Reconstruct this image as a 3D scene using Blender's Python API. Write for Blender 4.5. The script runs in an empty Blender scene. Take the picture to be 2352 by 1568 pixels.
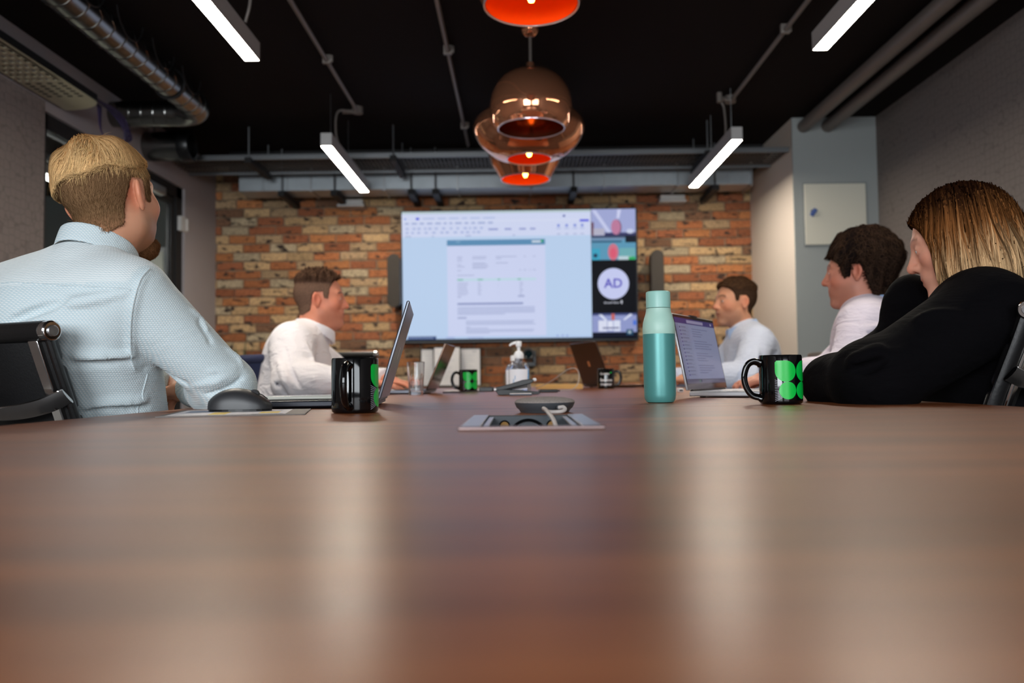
import bpy, math, random
import numpy as np
from mathutils import Vector, Matrix

# ------------------------------------------------------------------ camera, light, exposure
random.seed(11)
rng = np.random.default_rng(11)
S = bpy.context.scene
COL = S.collection
PI = math.pi
F_PX = 1829.0                       # focal length for a 2352 px wide frame
CAM = Vector((0.0, 0.0, 0.798))     # lens about 6 cm above the table top
cam_data = bpy.data.cameras.new('camera')
cam_data.sensor_width = 36.0
cam_data.lens = F_PX * 36.0 / 2352.0
cam_data.clip_start = 0.01
cam = bpy.data.objects.new('camera', cam_data)
COL.objects.link(cam)
CR = (Matrix.Rotation(math.radians(0.44), 4, 'Z') @ Matrix.Rotation(math.radians(90 + 2.6), 4, 'X')
      @ Matrix.Rotation(math.radians(-0.71), 4, 'Z'))
cam.matrix_world = Matrix.Translation(CAM) @ CR
cam_data.dof.use_dof = True
cam_data.dof.focus_distance = 1.62
cam_data.dof.aperture_fstop = 3.0
cam_data.dof.aperture_blades = 9
S.camera = cam
S.view_settings.view_transform = 'Standard'
S.view_settings.look = 'None'
S.view_settings.gamma = 1.0
S.view_settings.use_curve_mapping = False
S.view_settings.exposure = 0.0
S.cycles.use_denoising = True
S.cycles.max_bounces = 8
S.cycles.sample_clamp_indirect = 6.0
S.cycles.caustics_refractive = False
S.cycles.blur_glossy = 0.5

LINEAR_LIGHT = 92.0                 # emission of the linear luminaires
SCREEN_LIGHT = 0.88                  # emission of the wall display
DAYLIGHT = 140.0                     # window light behind the camera, W
BULB_LIGHT = 2.2

world = bpy.data.worlds.new('world')
S.world = world
world.use_nodes = True
world.node_tree.nodes['Background'].inputs[0].default_value = (0.75, 0.87, 1.0, 1)
world.node_tree.nodes['Background'].inputs[1].default_value = 1.2

def window_light(name, loc, rot, sx, sy, watts, col):
    d = bpy.data.lights.new(name, 'AREA')
    d.shape = 'RECTANGLE'; d.size = sx; d.size_y = sy; d.energy = watts; d.color = col
    o = bpy.data.objects.new(name, d); COL.objects.link(o)
    o.location = loc; o.rotation_euler = rot
    return o
# daylight entering through the two windows in the wall behind the camera
window_light('daylight', (-1.25, -2.36, 1.6), (math.radians(90), 0, 0), 1.9, 1.3, DAYLIGHT * 1.0, (0.90, 0.955, 1.0))
window_light('daylight', (1.25, -2.36, 1.6), (math.radians(90), 0, 0), 1.9, 1.3, DAYLIGHT * 0.45, (0.90, 0.955, 1.0))

def at(px, py, Y):
    d = CR.to_3x3() @ Vector(((px - 1176.0) / F_PX, -(py - 784.0) / F_PX, -1.0))
    t = Y / d.y
    return CAM + d * t

# ------------------------------------------------------------------ materials
def lin(c):
    return tuple(((x / 255.0) / 12.92 if x <= 10 else (((x / 255.0) + 0.055) / 1.055) ** 2.4) for x in c[:3])

def lin4(c):
    return lin(c) + (1.0,)

def mat(name, rgb, rough=0.5, metal=0.0, spec=0.5, bump=None, coat=0.0, emit=0.0, var=None, trans=0.0, alpha=1.0, sheen=0.0, ior=1.45):
    m = bpy.data.materials.new(name); m.use_nodes = True
    nt = m.node_tree; b = nt.nodes['Principled BSDF']
    b.inputs['Base Color'].default_value = lin4(rgb)
    b.inputs['Roughness'].default_value = rough
    b.inputs['Metallic'].default_value = metal
    b.inputs['Specular IOR Level'].default_value = spec
    b.inputs['Coat Weight'].default_value = coat
    b.inputs['Coat Roughness'].default_value = 0.04
    b.inputs['Transmission Weight'].default_value = trans
    b.inputs['IOR'].default_value = ior
    b.inputs['Sheen Weight'].default_value = sheen
    if emit:
        b.inputs['Emission Color'].default_value = lin4(rgb)
        b.inputs['Emission Strength'].default_value = emit
    if var:                                   # (scale, amount): mottled base colour
        tc = nt.nodes.new('ShaderNodeTexCoord'); n = nt.nodes.new('ShaderNodeTexNoise')
        n.inputs['Scale'].default_value = var[0]; n.inputs['Detail'].default_value = 4
        nt.links.new(tc.outputs['Object'], n.inputs['Vector'])
        hs = nt.nodes.new('ShaderNodeMix'); hs.data_type = 'RGBA'
        c = lin(rgb)
        hs.inputs[6].default_value = tuple(x * (1 - var[1]) for x in c) + (1,)
        hs.inputs[7].default_value = tuple(min(1, x * (1 + var[1])) for x in c) + (1,)
        nt.links.new(n.outputs['Fac'], hs.inputs[0])
        nt.links.new(hs.outputs[2], b.inputs['Base Color'])
    if bump:                                  # (scale, strength[, distance])
        tc = nt.nodes.new('ShaderNodeTexCoord'); n = nt.nodes.new('ShaderNodeTexNoise')
        n.inputs['Scale'].default_value = bump[0]; n.inputs['Detail'].default_value = 3
        nt.links.new(tc.outputs['Object'], n.inputs['Vector'])
        bp = nt.nodes.new('ShaderNodeBump'); bp.inputs['Strength'].default_value = bump[1]
        bp.inputs['Distance'].default_value = bump[2] if len(bump) > 2 else 0.002
        nt.links.new(n.outputs['Fac'], bp.inputs['Height'])
        nt.links.new(bp.outputs['Normal'], b.inputs['Normal'])
    return m

def attr_mat(name, rough=0.5, spec=0.5, emit=0.0, sss=0.0, bump=None, aniso=0.0, sheen=0.0):
    """Base colour (or emission) from the colour attribute Col."""
    m = mat(name, (128, 128, 128), rough, 0.0, spec, bump, sheen=sheen)
    nt = m.node_tree; b = nt.nodes['Principled BSDF']
    a = nt.nodes.new('ShaderNodeAttribute'); a.attribute_name = 'Col'
    if emit:
        b.inputs['Base Color'].default_value = (0.004, 0.004, 0.005, 1)
        nt.links.new(a.outputs['Color'], b.inputs['Emission Color'])
        b.inputs['Emission Strength'].default_value = emit
    else:
        nt.links.new(a.outputs['Color'], b.inputs['Base Color'])
    if sss:
        b.inputs['Subsurface Weight'].default_value = sss
        b.inputs['Subsurface Radius'].default_value = (0.010, 0.004, 0.002)
        b.inputs['Subsurface Scale'].default_value = 1.0
    b.inputs['Anisotropic'].default_value = aniso
    return m

def N(nt, typ, **kw):
    n = nt.nodes.new(typ)
    for k, v in kw.items():
        setattr(n, k, v)
    return n

# walnut laminate: grain runs across the table (x)
def wood_mat():
    m = mat('walnut_laminate', (96, 58, 38), 0.30, 0, 0.5)
    nt = m.node_tree; b = nt.nodes['Principled BSDF']
    tc = N(nt, 'ShaderNodeTexCoord'); mp = N(nt, 'ShaderNodeMapping')
    mp.inputs['Scale'].default_value = (1.1, 26.0, 4.0)
    nt.links.new(tc.outputs['Object'], mp.inputs['Vector'])
    n1 = N(nt, 'ShaderNodeTexNoise'); n1.inputs['Scale'].default_value = 1.6; n1.inputs['Detail'].default_value = 6
    n1.inputs['Distortion'].default_value = 0.4
    nt.links.new(mp.outputs['Vector'], n1.inputs['Vector'])
    r = N(nt, 'ShaderNodeValToRGB')
    e = r.color_ramp.elements
    e[0].position = 0.28; e[0].color = lin4((86, 43, 21)); e[1].position = 0.74; e[1].color = lin4((164, 98, 54))
    e.new(0.5).color = lin4((126, 69, 36))
    nt.links.new(n1.outputs['Fac'], r.inputs['Fac'])
    nt.links.new(r.outputs['Color'], b.inputs['Base Color'])
    rr = N(nt, 'ShaderNodeMapRange'); rr.inputs['To Min'].default_value = 0.29; rr.inputs['To Max'].default_value = 0.37
    nt.links.new(n1.outputs['Fac'], rr.inputs['Value'])
    nt.links.new(rr.outputs['Result'], b.inputs['Roughness'])
    b.inputs['Specular Tint'].default_value = (1.0, 0.89, 0.79, 1)
    bp = N(nt, 'ShaderNodeBump'); bp.inputs['Strength'].default_value = 0.06; bp.inputs['Distance'].default_value = 0.0006
    nt.links.new(n1.outputs['Fac'], bp.inputs['Height']); nt.links.new(bp.outputs['Normal'], b.inputs['Normal'])
    return m

def hex_wall_mat(name, rgb, depth=0.35):
    m = mat(name, rgb, 0.75, 0, 0.3)
    nt = m.node_tree; b = nt.nodes['Principled BSDF']
    tc = N(nt, 'ShaderNodeTexCoord')
    v = N(nt, 'ShaderNodeTexVoronoi', feature='DISTANCE_TO_EDGE'); v.inputs['Scale'].default_value = 24; v.inputs['Randomness'].default_value = 0.45
    nt.links.new(tc.outputs['Object'], v.inputs['Vector'])
    mr = N(nt, 'ShaderNodeMapRange'); mr.inputs['From Max'].default_value = 0.09
    nt.links.new(v.outputs['Distance'], mr.inputs['Value'])
    bp = N(nt, 'ShaderNodeBump'); bp.inputs['Strength'].default_value = depth; bp.inputs['Distance'].default_value = 0.004
    nt.links.new(mr.outputs['Result'], bp.inputs['Height']); nt.links.new(bp.outputs['Normal'], b.inputs['Normal'])
    mx = N(nt, 'ShaderNodeMix', data_type='RGBA')
    c = lin(rgb)
    mx.inputs[6].default_value = tuple(x * 0.72 for x in c) + (1,); mx.inputs[7].default_value = c + (1,)
    nt.links.new(mr.outputs['Result'], mx.inputs[0]); nt.links.new(mx.outputs[2], b.inputs['Base Color'])
    return m

def brick_mat():
    m = mat('reclaimed_brick', (170, 100, 60), 0.88, 0, 0.25)
    nt = m.node_tree; b = nt.nodes['Principled BSDF']
    oi = N(nt, 'ShaderNodeObjectInfo'); tc = N(nt, 'ShaderNodeTexCoord')
    at_ = N(nt, 'ShaderNodeAttribute'); at_.attribute_name = 'Col'
    ad = N(nt, 'ShaderNodeVectorMath', operation='MULTIPLY_ADD')
    ad.inputs[1].default_value = (1, 1, 1)
    mu = N(nt, 'ShaderNodeVectorMath', operation='SCALE'); mu.inputs['Scale'].default_value = 3.1
    nt.links.new(oi.outputs['Location'], mu.inputs[0])
    nt.links.new(tc.outputs['Object'], ad.inputs[0]); nt.links.new(mu.outputs[0], ad.inputs[2])
    n1 = N(nt, 'ShaderNodeTexNoise'); n1.inputs['Scale'].default_value = 11; n1.inputs['Detail'].default_value = 5
    n2 = N(nt, 'ShaderNodeTexNoise'); n2.inputs['Scale'].default_value = 75; n2.inputs['Detail'].default_value = 3
    mp = N(nt, 'ShaderNodeMapping'); mp.inputs['Scale'].default_value = (1, 1, 2.4)
    nt.links.new(ad.outputs[0], mp.inputs['Vector'])
    nt.links.new(mp.outputs['Vector'], n1.inputs['Vector']); nt.links.new(ad.outputs[0], n2.inputs['Vector'])
    r = N(nt, 'ShaderNodeValToRGB'); e = r.color_ramp.elements
    e[0].position = 0.30; e[0].color = (0.55, 0.55, 0.55, 1); e[1].position = 0.68; e[1].color = (1.25, 1.2, 1.15, 1)
    nt.links.new(n2.outputs['Fac'], r.inputs['Fac'])
    mul = N(nt, 'ShaderNodeMix', data_type='RGBA', blend_type='MULTIPLY'); mul.inputs[0].default_value = 0.8
    cm = N(nt, 'ShaderNodeMix', data_type='RGBA', blend_type='MULTIPLY'); cm.inputs[0].default_value = 1.0
    nt.links.new(oi.outputs['Color'], cm.inputs[6]); nt.links.new(at_.outputs['Color'], cm.inputs[7])
    nt.links.new(cm.outputs[2], mul.inputs[6]); nt.links.new(r.outputs['Color'], mul.inputs[7])
    # sooty smudges left on the old bricks
    r2 = N(nt, 'ShaderNodeValToRGB'); e = r2.color_ramp.elements
    e[0].position = 0.57; e[0].color = (0, 0, 0, 1); e[1].position = 0.63; e[1].color = (1, 1, 1, 1)
    nt.links.new(n1.outputs['Fac'], r2.inputs['Fac'])
    dk = N(nt, 'ShaderNodeMix', data_type='RGBA'); dk.inputs[7].default_value = lin4((62, 50, 44))
    nt.links.new(r2.outputs['Color'], dk.inputs[0]); nt.links.new(mul.outputs[2], dk.inputs[6])
    nt.links.new(dk.outputs[2], b.inputs['Base Color'])
    bp = N(nt, 'ShaderNodeBump'); bp.inputs['Strength'].default_value = 0.5; bp.inputs['Distance'].default_value = 0.004
    nt.links.new(n2.outputs['Fac'], bp.inputs['Height']); nt.links.new(bp.outputs['Normal'], b.inputs['Normal'])
    return m

def cloth_mat(name, rgb, rough=0.85, weave=2600.0, wstr=0.15, fold=(9, 0.35, 0.02), stripes=None, sheen=0.12):
    """Woven shirt cloth: fine weave and soft creases as relief."""
    m = mat(name, rgb, rough, 0, 0.25, sheen=sheen)
    nt = m.node_tree; b = nt.nodes['Principled BSDF']
    tc = N(nt, 'ShaderNodeTexCoord')
    n = N(nt, 'ShaderNodeTexNoise'); n.inputs['Scale'].default_value = fold[0]; n.inputs['Detail'].default_value = 3; n.inputs['Distortion'].default_value = 1.2
    mp = N(nt, 'ShaderNodeMapping'); mp.inputs['Rotation'].default_value = (0.5, 0.4, 0.3); mp.inputs['Scale'].default_value = (1, 1, 2.2)
    nt.links.new(tc.outputs['Object'], mp.inputs['Vector']); nt.links.new(mp.outputs['Vector'], n.inputs['Vector'])
    bp = N(nt, 'ShaderNodeBump'); bp.inputs['Strength'].default_value = fold[1]; bp.inputs['Distance'].default_value = fold[2]
    nt.links.new(n.outputs['Fac'], bp.inputs['Height'])
    w1 = N(nt, 'ShaderNodeTexWave', bands_direction='Z'); w1.inputs['Scale'].default_value = weave / 20.0; w1.inputs['Distortion'].default_value = 0.6
    w2 = N(nt, 'ShaderNodeTexWave', bands_direction='DIAGONAL'); w2.inputs['Scale'].default_value = weave / 20.0; w2.inputs['Distortion'].default_value = 0.8
    nt.links.new(tc.outputs['Object'], w1.inputs['Vector']); nt.links.new(tc.outputs['Object'], w2.inputs['Vector'])
    mm = N(nt, 'ShaderNodeMath', operation='MULTIPLY')
    nt.links.new(w1.outputs['Fac'], mm.inputs[0]); nt.links.new(w2.outputs['Fac'], mm.inputs[1])
    bp2 = N(nt, 'ShaderNodeBump'); bp2.inputs['Strength'].default_value = wstr; bp2.inputs['Distance'].default_value = 0.0015
    nt.links.new(mm.outputs[0], bp2.inputs['Height']); nt.links.new(bp.outputs['Normal'], bp2.inputs['Normal'])
    nt.links.new(bp2.outputs['Normal'], b.inputs['Normal'])
    if stripes:                                  # seersucker: alternating pale and tinted threads
        mx = N(nt, 'ShaderNodeMix', data_type='RGBA')
        mx.inputs[6].default_value = lin4(stripes); mx.inputs[7].default_value = lin4(rgb)
        at_ = N(nt, 'ShaderNodeAttribute'); at_.attribute_name = 'yoke'
        m2 = N(nt, 'ShaderNodeMix', data_type='FLOAT')
        nt.links.new(at_.outputs['Fac'], m2.inputs[0]); nt.links.new(mm.outputs[0], m2.inputs[2]); nt.links.new(w1.outputs['Fac'], m2.inputs[3])
        nt.links.new(m2.outputs[0], mx.inputs[0])
        nt.links.new(mx.outputs[2], b.inputs['Base Color'])
    return m

MT = {}
MT['wood'] = wood_mat()
MT['wood_edge'] = mat('walnut_edge_band', (112, 70, 45), 0.4)
MT['wood_dark'] = mat('dark_seam', (40, 22, 14), 0.6)
MT['hex'] = hex_wall_mat('embossed_cell_wallpaper', (128, 118, 114))
MT['hex_r'] = hex_wall_mat('embossed_cell_wallpaper_pale', (120, 112, 108), 0.25)
MT['plaster'] = mat('grey_plaster', (158, 151, 152), 0.85, bump=(60, 0.1))
MT['plaster_blue'] = mat('blue_grey_plaster', (150, 155, 154), 0.85, bump=(60, 0.1))
MT['plaster_warm'] = mat('warm_white_plaster', (205, 194, 182), 0.85, bump=(60, 0.1))
MT['ceiling'] = mat('black_ceiling_paint', (26, 19, 17), 0.9, 0, 0.15, bump=(25, 0.3))
MT['carpet'] = mat('grey_carpet', (70, 68, 68), 0.95, bump=(300, 0.5))
MT['mortar'] = mat('mortar', (138, 120, 100), 0.95, bump=(120, 0.6), var=(14, 0.25))
MT['brick'] = brick_mat()
MT['black'] = mat('black_plastic', (17, 17, 18), 0.35)
MT['black_matt'] = mat('black_matt', (22, 21, 22), 0.7)
MT['black_gloss'] = mat('black_gloss', (8, 8, 9), 0.08, 0, 0.6)
MT['charcoal'] = mat('charcoal_plastic', (48, 47, 48), 0.5)
MT['dkfabric'] = mat('speaker_cloth', (62, 57, 52), 0.9, bump=(500, 0.4))
MT['chrome'] = mat('chrome', (215, 213, 212), 0.08, 1.0)
MT['sheet_steel'] = mat('galvanised_sheet', (168, 174, 178), 0.45, 0.85, var=(10, 0.15))
MT['steel'] = mat('galvanised_steel', (176, 178, 180), 0.34, 1.0, var=(22, 0.18))
MT['duct_steel'] = mat('duct_steel', (128, 127, 124), 0.24, 1.0, var=(14, 0.2))
MT['rail_steel'] = mat('tray_steel', (128, 130, 132), 0.42, 0.9)
MT['alu'] = mat('satin_aluminium', (190, 192, 196), 0.3, 1.0)
MT['white_metal'] = mat('white_painted_metal', (196, 194, 190), 0.5)
MT['lampbody'] = mat('light_housing', (176, 174, 172), 0.5, 0.2)
MT['conduit'] = mat('grey_conduit', (126, 118, 112), 0.5, 0.3)
MT['cream_perf'] = mat('zinc_tray', (196, 186, 160), 0.45, 0.6)
MT['leather'] = mat('black_leather', (14, 13, 14), 0.38, bump=(180, 0.15))
MT['navy'] = mat('navy_leather', (52, 58, 86), 0.5, bump=(180, 0.12))
MT['white'] = mat('white_plastic', (235, 236, 238), 0.35)
MT['paper'] = mat('paper', (226, 224, 224), 0.8)
MT['kraft'] = mat('kraft_paper', (222, 178, 110), 0.75, var=(8, 0.1))
MT['glass'] = mat('clear_glass', (255, 255, 255), 0.02, trans=1.0, ior=1.47)
MT['pane'] = mat('door_glass', (235, 240, 238), 0.01, trans=1.0, ior=1.05, spec=0.5)
MT['plastic_clear'] = mat('clear_plastic', (235, 238, 245), 0.05, trans=0.92, ior=1.25)
MT['mug'] = mat('black_glazed_ceramic', (7, 7, 8), 0.07, 0, 0.6)
MT['mug_inner'] = mat('black_glaze_inside', (12, 12, 12), 0.15)
MT['green'] = mat('bright_green_print', (0, 178, 62), 0.3)
MT['lineprint'] = mat('pale_line_print', (176, 174, 186), 0.4)
MT['whiteprint'] = mat('white_print', (230, 230, 232), 0.45)
MT['mint'] = mat('mint_silicone', (168, 205, 192), 0.42)
MT['teal'] = mat('teal_powder_coat', (82, 146, 143), 0.36, 0.25, bump=(900, 0.12, 0.0004))
MT['blueprint'] = mat('blue_print', (60, 150, 205), 0.5)
MT['yellow'] = mat('yellow_print', (235, 200, 70), 0.6)
MT['copper'] = mat('copper_mirror', (222, 150, 112), 0.06, 0.8)
MT['glow_inner'] = mat('orange_red_inner_shell', (240, 84, 22), 0.16, 0.0, 1.0)
MT['rim'] = mat('pale_rim', (214, 196, 204), 0.15, 0.6)
MT['cable_white'] = mat('white_cable', (176, 168, 164), 0.5)
MT['cable_purple'] = mat('purple_cable', (44, 32, 70), 0.5)
MT['cable_black'] = mat('black_cable', (16, 16, 17), 0.5)
MT['leaf'] = mat('grass_leaf', (66, 84, 46), 0.6, var=(30, 0.3))
MT['soil'] = mat('soil', (40, 30, 24), 0.95)
MT['pot'] = mat('dark_pot', (54, 52, 52), 0.6)
MT['emit'] = mat('led_diffuser', (255, 243, 226), 0.5, emit=LINEAR_LIGHT)
MT['emit_far'] = mat('led_diffuser_next_room', (255, 253, 250), 0.5, emit=LINEAR_LIGHT * 1.2)
MT['bulb'] = mat('warm_filament', (255, 196, 70), 0.5, emit=30.0)
MT['screen'] = attr_mat('display_image', 0.25, 0.03, emit=SCREEN_LIGHT)
MT['screen_lap'] = attr_mat('laptop_image', 0.15, 0.5, emit=0.42)
MT['print'] = attr_mat('printed_image', 0.6)
MT['lid_brown'] = mat('brown_reflection_metal', (84, 62, 48), 0.22, 0.75)  # brown stands for the tabletop reflected in the lid; also a base colour
MT['lid_grey'] = mat('grey_lid', (118, 122, 132), 0.3, 0.7)
MT['silver'] = mat('silver_lid', (205, 206, 210), 0.3, 0.6)
MT['mouse'] = mat('graphite_mouse', (44, 44, 46), 0.42)
MT['puckfab'] = mat('grey_knit', (148, 138, 132), 0.95, bump=(700, 1.0, 0.003), var=(600, 0.5))
MT['puckbase'] = mat('slate_plastic', (58, 60, 64), 0.5)
MT['cavity'] = mat('dark_slate_insert', (40, 46, 52), 0.35)
MT['brass'] = mat('brass', (104, 78, 46), 0.4, 1.0)
MT['trouser'] = mat('dark_trousers', (40, 42, 52), 0.9)
MT['shoe'] = mat('dark_shoe', (24, 20, 19), 0.4)
MT['eye'] = attr_mat('eye', 0.1, 0.6)
MT['skin'] = attr_mat('skin', 0.5, 0.4, sss=0.12, bump=(140, 0.12, 0.001))
MT['hair'] = attr_mat('hair', 0.5, 0.0)
MT['shirt_blue'] = cloth_mat('pale_blue_seersucker', (232, 232, 230), weave=1700, wstr=0.45, fold=(7, 0.25, 0.012), stripes=(184, 201, 207))
MT['shirt_white'] = cloth_mat('white_shirt_cloth', (240, 236, 240), fold=(10, 0.5, 0.025))
MT['shirt_pale'] = cloth_mat('pale_blue_oxford', (206, 214, 232), fold=(10, 0.5, 0.025))
MT['shirt_pink'] = cloth_mat('pale_lilac_shirt_cloth', (222, 214, 228), fold=(10, 0.5, 0.025))
MT['collar_blue'] = cloth_mat('light_blue_collar_cloth', (168, 194, 232), fold=(10, 0.2, 0.01))
MT['blazer'] = cloth_mat('black_blazer_cloth', (6, 5, 7), 0.9, fold=(8, 0.4, 0.02), sheen=0.0)
MT['blazer'].node_tree.nodes['Principled BSDF'].inputs['Specular IOR Level'].default_value = 0.08

# ------------------------------------------------------------------ mesh helpers
def tag(o, label=None, cat=None, group=None, kind=None):
    if label: o['label'] = label
    if cat: o['category'] = cat
    if group: o['group'] = group
    if kind: o['kind'] = kind
    return o

def thing(name, label, cat, loc=(0, 0, 0), rz=0.0, group=None):
    o = bpy.data.objects.new(name, None); COL.objects.link(o)
    o.empty_display_size = 0.05
    o.location = loc; o.rotation_euler = (0, 0, rz)
    return tag(o, label, cat, group)

def np_mesh(name, V, Fc, material, parent=None, smooth=True, cols=None, sharp=None, extra=None, loc=None):
    """V (n,3), Fc (m,4) quads or list of faces."""
    me = bpy.data.meshes.new(name)
    V = np.asarray(V, dtype=np.float32)
    if isinstance(Fc, np.ndarray):
        k = Fc.shape[1]; nf = len(Fc)
        me.vertices.add(len(V)); me.vertices.foreach_set('co', V.ravel())
        me.loops.add(nf * k); me.loops.foreach_set('vertex_index', Fc.astype(np.int32).ravel())
        me.polygons.add(nf); me.polygons.foreach_set('loop_start', np.arange(0, nf * k, k, dtype=np.int32))
        me.update(calc_edges=True)
    else:
        me.from_pydata([tuple(map(float, v)) for v in V], [], Fc); me.update()
    if smooth:
        me.shade_smooth()
        if sharp: me.set_sharp_from_angle(angle=math.radians(sharp))
    if cols is not None:
        a = me.color_attributes.new('Col', 'FLOAT_COLOR', 'POINT')
        c = np.ones((len(V), 4), np.float32); c[:, :3] = cols
        a.data.foreach_set('color', c.ravel())
    if extra:
        for nm, val in extra.items():
            a = me.attributes.new(nm, 'FLOAT', 'POINT'); a.data.foreach_set('value', np.asarray(val, np.float32))
    if material: me.materials.append(material)
    o = bpy.data.objects.new(name, me); COL.objects.link(o)
    if parent: o.parent = parent
    if loc is not None: o.location = loc
    return o

class MB:
    def __init__(self):
        self.v = []; self.f = []; self.c = []
    def add(self, vs, fs, col=None):
        o = len(self.v)
        self.v += [tuple(p) for p in vs]; self.f += [tuple(i + o for i in f) for f in fs]
        self.c += [col or (1, 1, 1)] * len(vs)
        return self
    def box(self, x0, x1, y0, y1, z0, z1, m=None, col=None):
        vs = [Vector(p) for p in ((x0, y0, z0), (x1, y0, z0), (x1, y1, z0), (x0, y1, z0), (x0, y0, z1), (x1, y0, z1), (x1, y1, z1), (x0, y1, z1))]
        if m is not None: vs = [m @ p for p in vs]
        return self.add(vs, [(3, 2, 1, 0), (4, 5, 6, 7), (0, 1, 5, 4), (1, 2, 6, 5), (2, 3, 7, 6), (3, 0, 4, 7)], col)
    def cyl(self, a, b, r0, r1=None, n=16):
        a = Vector(a); b = Vector(b); r1 = r0 if r1 is None else r1
        d = (b - a).normalized(); u = d.orthogonal().normalized(); w = d.cross(u)
        vs = []
        for p, r in ((a, r0), (b, r1)):
            vs += [p + (u * math.cos(2 * PI * i / n) + w * math.sin(2 * PI * i / n)) * r for i in range(n)]
        fs = [(i, (i + 1) % n, n + (i + 1) % n, n + i) for i in range(n)] + [tuple(range(n))[::-1], tuple(range(n, 2 * n))]
        return self.add(vs, fs)
    def tube(self, pts, r, n=8, closed=False, flat=None):
        pts = [Vector(p) for p in pts]; N_ = len(pts); rings = []
        rs = r if isinstance(r, (list, tuple)) else [r] * N_
        prev = None
        for i, p in enumerate(pts):
            if closed: t = (pts[(i + 1) % N_] - pts[i - 1]).normalized()
            else: t = (pts[min(i + 1, N_ - 1)] - pts[max(i - 1, 0)]).normalized()
            u = (prev - t * prev.dot(t)).normalized() if prev is not None and (prev - t * prev.dot(t)).length > 1e-6 else t.orthogonal().normalized()
            prev = u; w = t.cross(u)
            fx, fy = flat if flat else (1, 1)
            rings.append([p + (u * math.cos(2 * PI * j / n) * fx + w * math.sin(2 * PI * j / n) * fy) * rs[i] for j in range(n)])
        vs = [q for ring in rings for q in ring]; fs = []
        for i in range(N_ if closed else N_ - 1):
            k = (i + 1) % N_
            fs += [(i * n + j, i * n + (j + 1) % n, k * n + (j + 1) % n, k * n + j) for j in range(n)]
        if not closed: fs += [tuple(range(n))[::-1], tuple(range((N_ - 1) * n, N_ * n))]
        return self.add(vs, fs)
    def lathe(self, prof, n=32, c=(0, 0, 0), sx=1.0, sy=1.0):
        vs = []; fs = []; k = len(prof)
        for i in range(n):
            a = 2 * PI * i / n
            vs += [(c[0] + r * math.cos(a) * sx, c[1] + r * math.sin(a) * sy, c[2] + z) for r, z in prof]
        for i in range(n):
            j = (i + 1) % n
            fs += [(i * k + q, j * k + q, j * k + q + 1, i * k + q + 1) for q in range(k - 1)]
        return self.add(vs, fs)
    def prism(self, poly, z0, z1, m=None):
        n = len(poly)
        vs = [Vector((x, y, z0)) for x, y in poly] + [Vector((x, y, z1)) for x, y in poly]
        if m is not None: vs = [m @ p for p in vs]
        return self.add(vs, [tuple(range(n))[::-1], tuple(range(n, 2 * n))] + [(i, (i + 1) % n, n + (i + 1) % n, n + i) for i in range(n)])
    def obj(self, name, material, parent=None, smooth=False, bevel=0.0, seg=2, sharp=35, kind=None, cols=False, loc=None):
        me = bpy.data.meshes.new(name); me.from_pydata([tuple(p) for p in self.v], [], self.f); me.update()
        if smooth:
            me.shade_smooth(); me.set_sharp_from_angle(angle=math.radians(sharp))
        if cols:
            a = me.color_attributes.new('Col', 'FLOAT_COLOR', 'POINT')
            a.data.foreach_set('color', np.array([tuple(c[:3]) + (1,) for c in self.c], np.float32).ravel())
        me.materials.append(material)
        o = bpy.data.objects.new(name, me); COL.objects.link(o)
        if parent: o.parent = parent
        if loc is not None: o.location = loc
        if bevel:
            b = o.modifiers.new('bevel', 'BEVEL'); b.width = bevel; b.segments = seg; b.limit_method = 'ANGLE'
            if not smooth: me.shade_smooth(); me.set_sharp_from_angle(angle=math.radians(sharp))
        if kind: o['kind'] = kind
        return o

def arc(c, r, a0, a1, n, plane='xz', off=0.0):
    out = []
    for i in range(n + 1):
        a = math.radians(a0 + (a1 - a0) * i / n)
        if plane == 'xz': out.append((c[0] + r * math.cos(a), c[1], c[2] + r * math.sin(a)))
        elif plane == 'yz': out.append((c[0], c[1] + r * math.cos(a), c[2] + r * math.sin(a)))
        else: out.append((c[0] + r * math.cos(a), c[1] + r * math.sin(a), c[2]))
    return out

def bez(ps, n=16):
    """Catmull-Rom through ps."""
    ps = [Vector(p) for p in ps]; q = [ps[0] * 2 - ps[1]] + ps + [ps[-1] * 2 - ps[-2]]; out = []
    for i in range(1, len(q) - 2):
        for j in range(n):
            t = j / n
            a, b, c, d = q[i - 1], q[i], q[i + 1], q[i + 2]
            out.append(0.5 * ((2 * b) + (c - a) * t + (2 * a - 5 * b + 4 * c - d) * t * t + (3 * b - a - 3 * c + d) * t ** 3))
    out.append(ps[-1])
    return out

def text_mesh(txt, size, bold=0.0, align='CENTER'):
    cu = bpy.data.curves.new('t', 'FONT'); cu.body = txt; cu.size = size; cu.align_x = align; cu.align_y = 'CENTER'; cu.offset = bold
    cu.resolution_u = 3
    o = bpy.data.objects.new('t', cu); COL.objects.link(o)
    dg = bpy.context.evaluated_depsgraph_get()
    me = bpy.data.meshes.new_from_object(o.evaluated_get(dg))
    vs = [v.co.copy() for v in me.vertices]; fs = [tuple(p.vertices) for p in me.polygons]
    bpy.data.objects.remove(o); bpy.data.curves.remove(cu); bpy.data.meshes.remove(me)
    return vs, fs

def copy_tree(o, parent=None):
    c = o.copy(); COL.objects.link(c); c.parent = parent
    for ch in list(o.children): copy_tree(ch, c)
    return c

# ------------------------------------------------------------------ room shell
XL, XR, YB, YR, ZC = -2.52, 2.54, 6.60, -2.40, 2.605
TZ = 0.74                                        # table top height

def struct(name, mb, m, parent=None, **kw):
    o = mb.obj(name, m, parent, **kw); o['kind'] = 'structure'
    return o

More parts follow.
